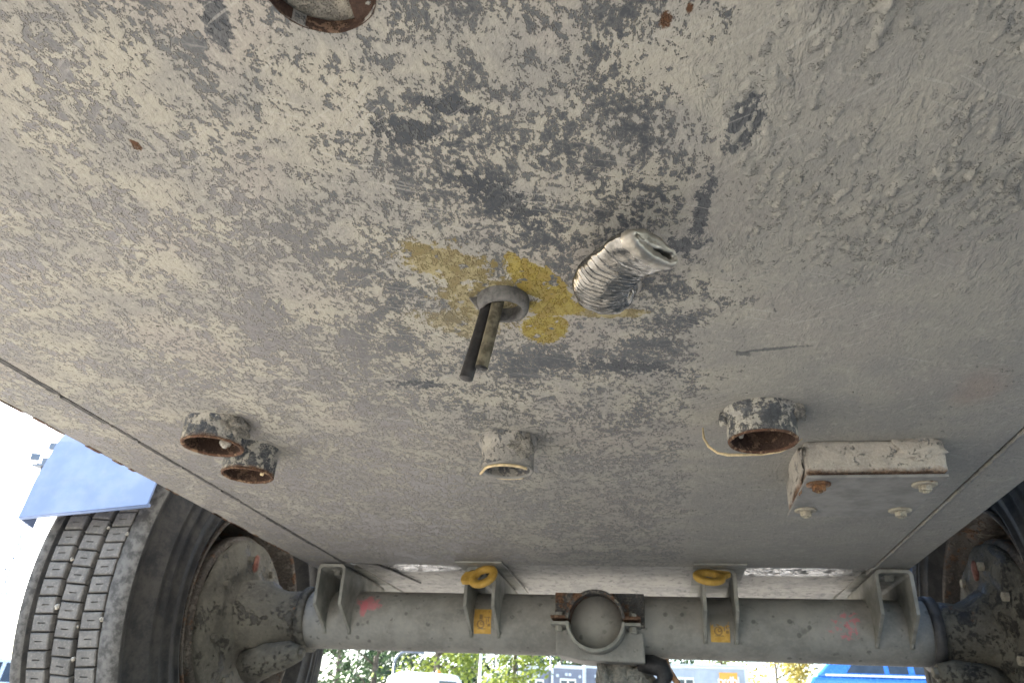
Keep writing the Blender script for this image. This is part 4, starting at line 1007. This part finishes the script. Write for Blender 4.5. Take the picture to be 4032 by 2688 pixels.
# site cabins
def local(c, face):     # frame whose -Y' axis faces the camera
    f = Vector((-c.x, -c.y, 0)).normalized(); r = Vector((-f.y, f.x, 0)).normalized()
    m = Matrix.Rotation(face, 3, 'Z'); return m @ r, m @ f
def cabin(az, d, w_, h, dep, mat, label, wins, face=0.0, sign=None, plates=()):
    c = at(az, d); r, f = local(c, face); root = empty('site_cabin', c); tag(root, label, 'cabin')
    def pb(m, x0, x1, y0, y1, z0, z1):
        n = len(m.v)
        for (a, b, z) in ((x0, y0, z0), (x1, y0, z0), (x1, y1, z0), (x0, y1, z0), (x0, y0, z1), (x1, y0, z1), (x1, y1, z1), (x0, y1, z1)): m.v.append(tuple(c + r * a - f * b + Vector((0, 0, z))))
        for q in ((0, 3, 2, 1), (4, 5, 6, 7), (0, 1, 5, 4), (1, 2, 6, 5), (2, 3, 7, 6), (3, 0, 4, 7)): m.f.append([n + k_ for k_ in q]); m.sm.append(False)
        return m
    wl = MB(); pb(wl, -w_ / 2, w_ / 2, .05, dep, 0.02, h - .06)
    for i in range(int(w_ / .3)): pb(wl, -w_ / 2 + .12 + i * .3, -w_ / 2 + .22 + i * .3, .02, .0499, .15, h - .25)
    wl.build('wall', mat, root)
    for s_ in (-1, 1): pb(MB(), s_ * w_ / 2 - .07, s_ * w_ / 2 + .07, -.03, .11, 0, h).build('corner_post', M['trim'], root)
    for z in (h - .16, h / 2 - .08, .02): pb(MB(), -w_ / 2 + .071, w_ / 2 - .071, -.02, .09, z, z + .15).build('rail', M['trim'], root)
    pb(MB(), -w_ / 2 - .05, w_ / 2 + .05, -.04, dep + .02, h + .001, h + .07).build('roof', M['trim'], root)
    for (x, z, ww, hh) in wins:
        wn_ = pb(MB(), x - ww / 2, x + ww / 2, -.02, .015, z, z + hh).build('window', M['cream'], root)
        for s_ in (-1, 1): pb(MB(), x + s_ * ww * .24 - ww * .19, x + s_ * ww * .24 + ww * .19, -.03, -.0205, z + .1, z + hh - .14).build('pane', M['glass'], wn_)
    for (x, z) in plates: pb(MB(), x - .09, x + .09, -.03, .015, z, z + .18).build('number_plate', M['trim'], root)
    if sign:
        x, z, ww, hh, txt = sign
        so = pb(MB(), x - ww / 2, x + ww / 2, -.06, .0, z, z + hh).build('sign_board', M['orange'], root)
        cu = bpy.data.curves.new('lettering', 'FONT'); cu.body = txt; cu.size = .60; cu.extrude = .01; cu.align_x = 'CENTER'; cu.align_y = 'CENTER'; cu.offset = .012
        to = bpy.data.objects.new('lettering', cu); COL.objects.link(to)
        rot3 = Matrix((r, Vector((0, 0, 1)), f)).transposed()
        mw = Matrix.Translation(c + r * x + f * .075 + Vector((0, 0, z + hh * .42))) @ rot3.to_4x4()
        dg = bpy.context.evaluated_depsgraph_get(); dg.update(); me_ = bpy.data.meshes.new_from_object(to.evaluated_get(dg)); bpy.data.objects.remove(to)
        me_.transform(mw); me_.materials.clear(); me_.materials.append(M['white']); lo = bpy.data.objects.new('lettering', me_); COL.objects.link(lo); set_parent(lo, so)
    return root
cabin(-8.74, 60, 2.30, 5.42, 6, M['cabin'], 'slate blue two storey site cabin with a cream window, left one', [(.0, 3.55, 1.15, 1.1), (.0, .9, 1.15, 1.1)], R(8), None, ((-.12, 4.78), (.14, 4.78)))
cabin(-6.58, 60, 2.22, 5.58, 6, M['cabin'], 'slate blue site cabin with a cream window showing red inside', [(.0, 3.62, 1.15, 1.15), (.0, .9, 1.15, 1.1)], R(8), None, ((-.12, 4.95), (.14, 4.95), (-.75, 4.85), (.85, 4.85)))
cabin(-4.35, 61, 2.30, 5.75, 6, M['cabin'], 'slate blue site cabin half hidden by the muddy coupling', [(.1, 3.7, 1.0, 1.15), (.1, .9, 1.0, 1.1)], R(8), None, ((-.4, 5.0),))
cabin(-11.0, 64, 3.0, 4.62, 5, M['cabinpale'], 'low pale grey cabin with a white roof edge beside the slate ones', [(.6, 2.9, .9, .9)], R(10))
cabin(1.6, 50, 6.1, 4.98, 2.6, M['cabinpale'], 'long pale grey cabin carrying the orange sign', [(-.35, 3.3, 1.0, 1.05), (-.35, .8, 1.0, 1.05)], R(-6), (2.08, 3.85, 1.0, .78, 'txdbl'))

# vehicles
def car(name, label, cat, c, ang, paint, L=4.5, W=1.8, belt=1.0, roof=1.5, sill=.35, van=False, mirror=True):
    root = empty(name, c); tag(root, label, cat); rm = Matrix.Rotation(ang, 4, 'Z'); T = Matrix.Translation(c) @ rm
    def fin(m, n, mat, par, bev=0.0):
        m.v = [tuple(T @ Vector(p)) for p in m.v]; return m.build(n, mat, par, bev)
    h = L / 2
    if van: side = [(-h, sill), (h - .05, sill), (h, .75), (h - .02, belt - .05), (h - .75, belt + .10), (h - 1.45, roof - .03), (h - 1.75, roof), (-h + .22, roof), (-h + .06, roof - .07), (-h, roof - .3)]
    else: side = [(-h, sill + .1), (-h + .15, sill), (h - .15, sill), (h, sill + .15), (h - .03, belt - .22), (h - .35, belt - .10), (h - 1.35, belt), (-h + .10, belt), (-h + .02, belt - .12)]
    body = fin(MB().prism(side, 'y', -W / 2, W / 2), 'body', paint, root, .06)
    if not van:
        k_ = roof - belt
        gh = [(h - 1.30, belt - .01), (h - 2.05, roof - .04), (h - 2.30, roof), (-h + .95, roof), (-h + .72, roof - .05), (-h + .14, belt - .01)]
        m = MB(); n = len(gh)
        for s_ in (-1, 1):
            for (x, z) in gh: m.v.append((x, s_ * (W / 2 - .02 - .22 * (z - belt + .01) / k_), z))
        m.f = [list(range(n))[::-1], [n + i for i in range(n)]] + [[i, (i + 1) % n, n + (i + 1) % n, n + i] for i in range(n)]; m.sm = [False] * len(m.f)
        fin(m, 'cabin_shell', paint, root, .04)
        for s_ in (-1, 1):
            yb = lambda z: s_ * (W / 2 - .02 - .22 * (z - belt + .01) / k_ + .006)
            for (xa, xb, xc_, xd) in ((h - 1.52, h - 2.22, h - 2.38, h - 2.38), (h - 2.47, h - 2.47, -h + 1.25, -h + 1.25), (-h + 1.18, -h + 1.18, -h + .98, -h + .62)):
                zt, zb = roof - .10, belt + .06
                q = MB(); q.v = [(xa, yb(zb), zb), (xb, yb(zt), zt), (xc_, yb(zt), zt), (xd, yb(zb), zb)]; q.v += [(x, y - s_ * .02, z) for x, y, z in q.v]
                q.f = [[0, 1, 2, 3], [7, 6, 5, 4], [0, 4, 5, 1], [1, 5, 6, 2], [2, 6, 7, 3], [3, 7, 4, 0]]; q.sm = [False] * 6
                fin(q, 'window', M['glass'], root)
            fin(MB().box((-h + .30, s_ * (W / 2 + .004) - .006, belt + .005), (h - 1.45, s_ * (W / 2 + .004) + .006, belt + .035)), 'belt_trim', M['trim'], root)
    else:
        for s_ in (-1, 1):
            q = MB(); y_ = s_ * (W / 2 + .004); pts = [(h - .95, belt + .10), (h - 1.50, roof - .22), (h - 2.1, roof - .22), (h - 2.1, belt + .10)]
            q.prism(pts, 'y', y_ - .004, y_ + .004); fin(q, 'window', M['glass'], root)
        q = MB(); q.v = [(h - .80, -W / 2 + .12, belt + .16), (h - 1.40, -W / 2 + .16, roof - .10), (h - 1.40, W / 2 - .16, roof - .10), (h - .80, W / 2 - .12, belt + .16)]
        q.v = q.v + [(x - .02, y, z - .03) for x, y, z in q.v]; q.v = [(x + .03, y, z + .02) for x, y, z in q.v]
        q.f = [[0, 1, 2, 3], [7, 6, 5, 4], [0, 4, 5, 1], [1, 5, 6, 2], [2, 6, 7, 3], [3, 7, 4, 0]]; q.sm = [False] * 6; fin(q, 'windscreen', M['glass'], root)
        fin(MB().lathe([(.10, 0), (.10, .05), (.085, .06), (.08, .13), (.05, .16), (.0001, .16)], (h - 1.95, 0, roof), 'z', 16), 'beacon', M['beacon'], root)
    if mirror:
        for s_ in (-1, 1): fin(MB().box((h - 1.62, s_ * (W / 2 + .12) - .10, belt + .03), (h - 1.50, s_ * (W / 2 + .12) + .10, belt + .26)), 'mirror', M['black'], root, .03)
    for s_ in (-1, 1):
        for x in (-h + .85, h - .85):
            wv = fin(MB().lathe([(.16, -.11), (.30, -.11), (.335, -.08), (.335, .08), (.30, .11), (.16, .11)], (x, s_ * (W / 2 - .10), .335), 'y', 28), 'wheel', M['rubber'], root)
            fin(MB().lathe([(.0001, -.09), (.17, -.10), (.17, .10), (.0001, .09)], (x, s_ * (W / 2 - .10), .335), 'y', 20), 'wheel_cover', M['lamp'], wv)
        fin(MB().box((h - .16, s_ * (W / 2 - .30) - .18, .68), (h + .01, s_ * (W / 2 - .30) + .18, .82)), 'headlight', M['glass'], root)
        fin(MB().box((-h - .01, s_ * (W / 2 - .16) - .09, .75), (-h + .05, s_ * (W / 2 - .16) + .09, 1.0)), 'tail_light', M['beacon'], root)
    return root
car('parked_van', 'white van with an orange roof beacon under the axle', 'van', at(-15.1, 30), R(28), M['white'], 3.6, 1.9, 1.35, 2.40, .35, True, False)
car('parked_car', 'bright blue car at the right under the axle', 'car', Vector((.1566 * 14.2 + 2.0, 14.9, 0)), R(-3), M['blue'], 4.0, 1.9, 1.50, 2.12, .5)
car('parked_car', 'pale silver car at the far left beyond the tyre', 'car', at(-40.6, 26), R(28), M['silver'], 4.4, 1.8, 1.1, 1.72, .35)

# posts and masts
def post(name, label, cat, az, d, h, r_, arm=None, head=None):
    c = at(az, d); root = empty(name, c); tag(root, label, cat)
    MB().tube([(c.x, c.y, 0), (c.x, c.y, h * .5), (c.x, c.y, h)], [r_, r_ * .85, r_ * .7], 12).build('pole', M['lamp' if name != 'flag_pole' else 'white'], root)
    if arm:
        pr_ = at(az + 90, 1).normalized()
        p = [Vector((c.x, c.y, h)) + pr_ * (arm * (1 - math.cos(a))) * .45 + Vector((0, 0, arm * .45 * math.sin(a))) for a in [R(x) for x in range(0, 91, 15)]] 
        p.append(p[-1] + pr_ * arm * .7)
        MB().tube([tuple(q) for q in p], r_ * .7, 10).build('arm', M['lamp'], root)
        e = p[-1]; MB().sphere(tuple(e + pr_ * .2), .22, 14, 8, (1, .6, .35)).build('lamp_head', M['trim'], root)
    if head: MB().lathe([(.0001, .30), (.16, .28), (.20, .0), (.13, -.30), (.0001, -.32)], (c.x - .18, c.y, h), 'z', 18).build('lantern', M['cream'], root)
    return root
post('lamp_post', 'grey lamp post with a bent arm left of the white van', 'lamp post', -18.35, 34, 3.05, .075, 1.0)
post('flag_pole', 'slim white flag pole right of the white van', 'pole', -12.55, 33, 6.0, .065)
post('yard_lantern', 'cream lantern on a post at the left slate cabin', 'lamp post', -10.0, 52, 5.0, .09, None, True)
post('utility_pole', 'thin grey pole between the two left slate cabins', 'pole', -7.75, 66, 7.2, .085)
c = at(-42.75, 46); mast = empty('floodlight_mast', c); tag(mast, 'tall floodlight mast in the white sky at the left', 'mast')
lat = [(-.22, -.22), (.22, -.22), (.22, .22), (-.22, .22)]
for (dx, dy) in lat: MB().tube([(c.x + dx, c.y + dy, 0), (c.x + dx * .3, c.y + dy * .3, 12.0)], .035, 6).build('mast_leg', M['lamp'], mast)
for i in range(22):
    z0 = .3 + i * .53; k0 = 1 - .7 * z0 / 12; k1 = 1 - .7 * (z0 + .53) / 12
    a, b = lat[i % 4], lat[(i + 1) % 4]
    MB().tube([(c.x + a[0] * k0, c.y + a[1] * k0, z0), (c.x + b[0] * k1, c.y + b[1] * k1, z0 + .53)], .018, 5).build('brace', M['lamp'], mast)
MB().box((c.x - .55, c.y - .25, 12.0), (c.x + .55, c.y + .25, 12.1)).build('platform', M['lamp'], mast)
for (dx, dz, a) in ((-.70, 12.55, .5), (.05, 12.30, 0), (.20, 13.10, .1), (.62, 12.40, -.4)):
    m = MB().box((c.x + dx - .21, c.y - .14, dz - .18), (c.x + dx + .21, c.y + .10, dz + .18), a); m.build('floodlight', M['lamp'], mast, .03)
    MB().tube([(c.x, c.y, 12.1), (c.x + dx, c.y, dz - .27)], .03, 6).build('lamp_arm', M['lamp'], mast)
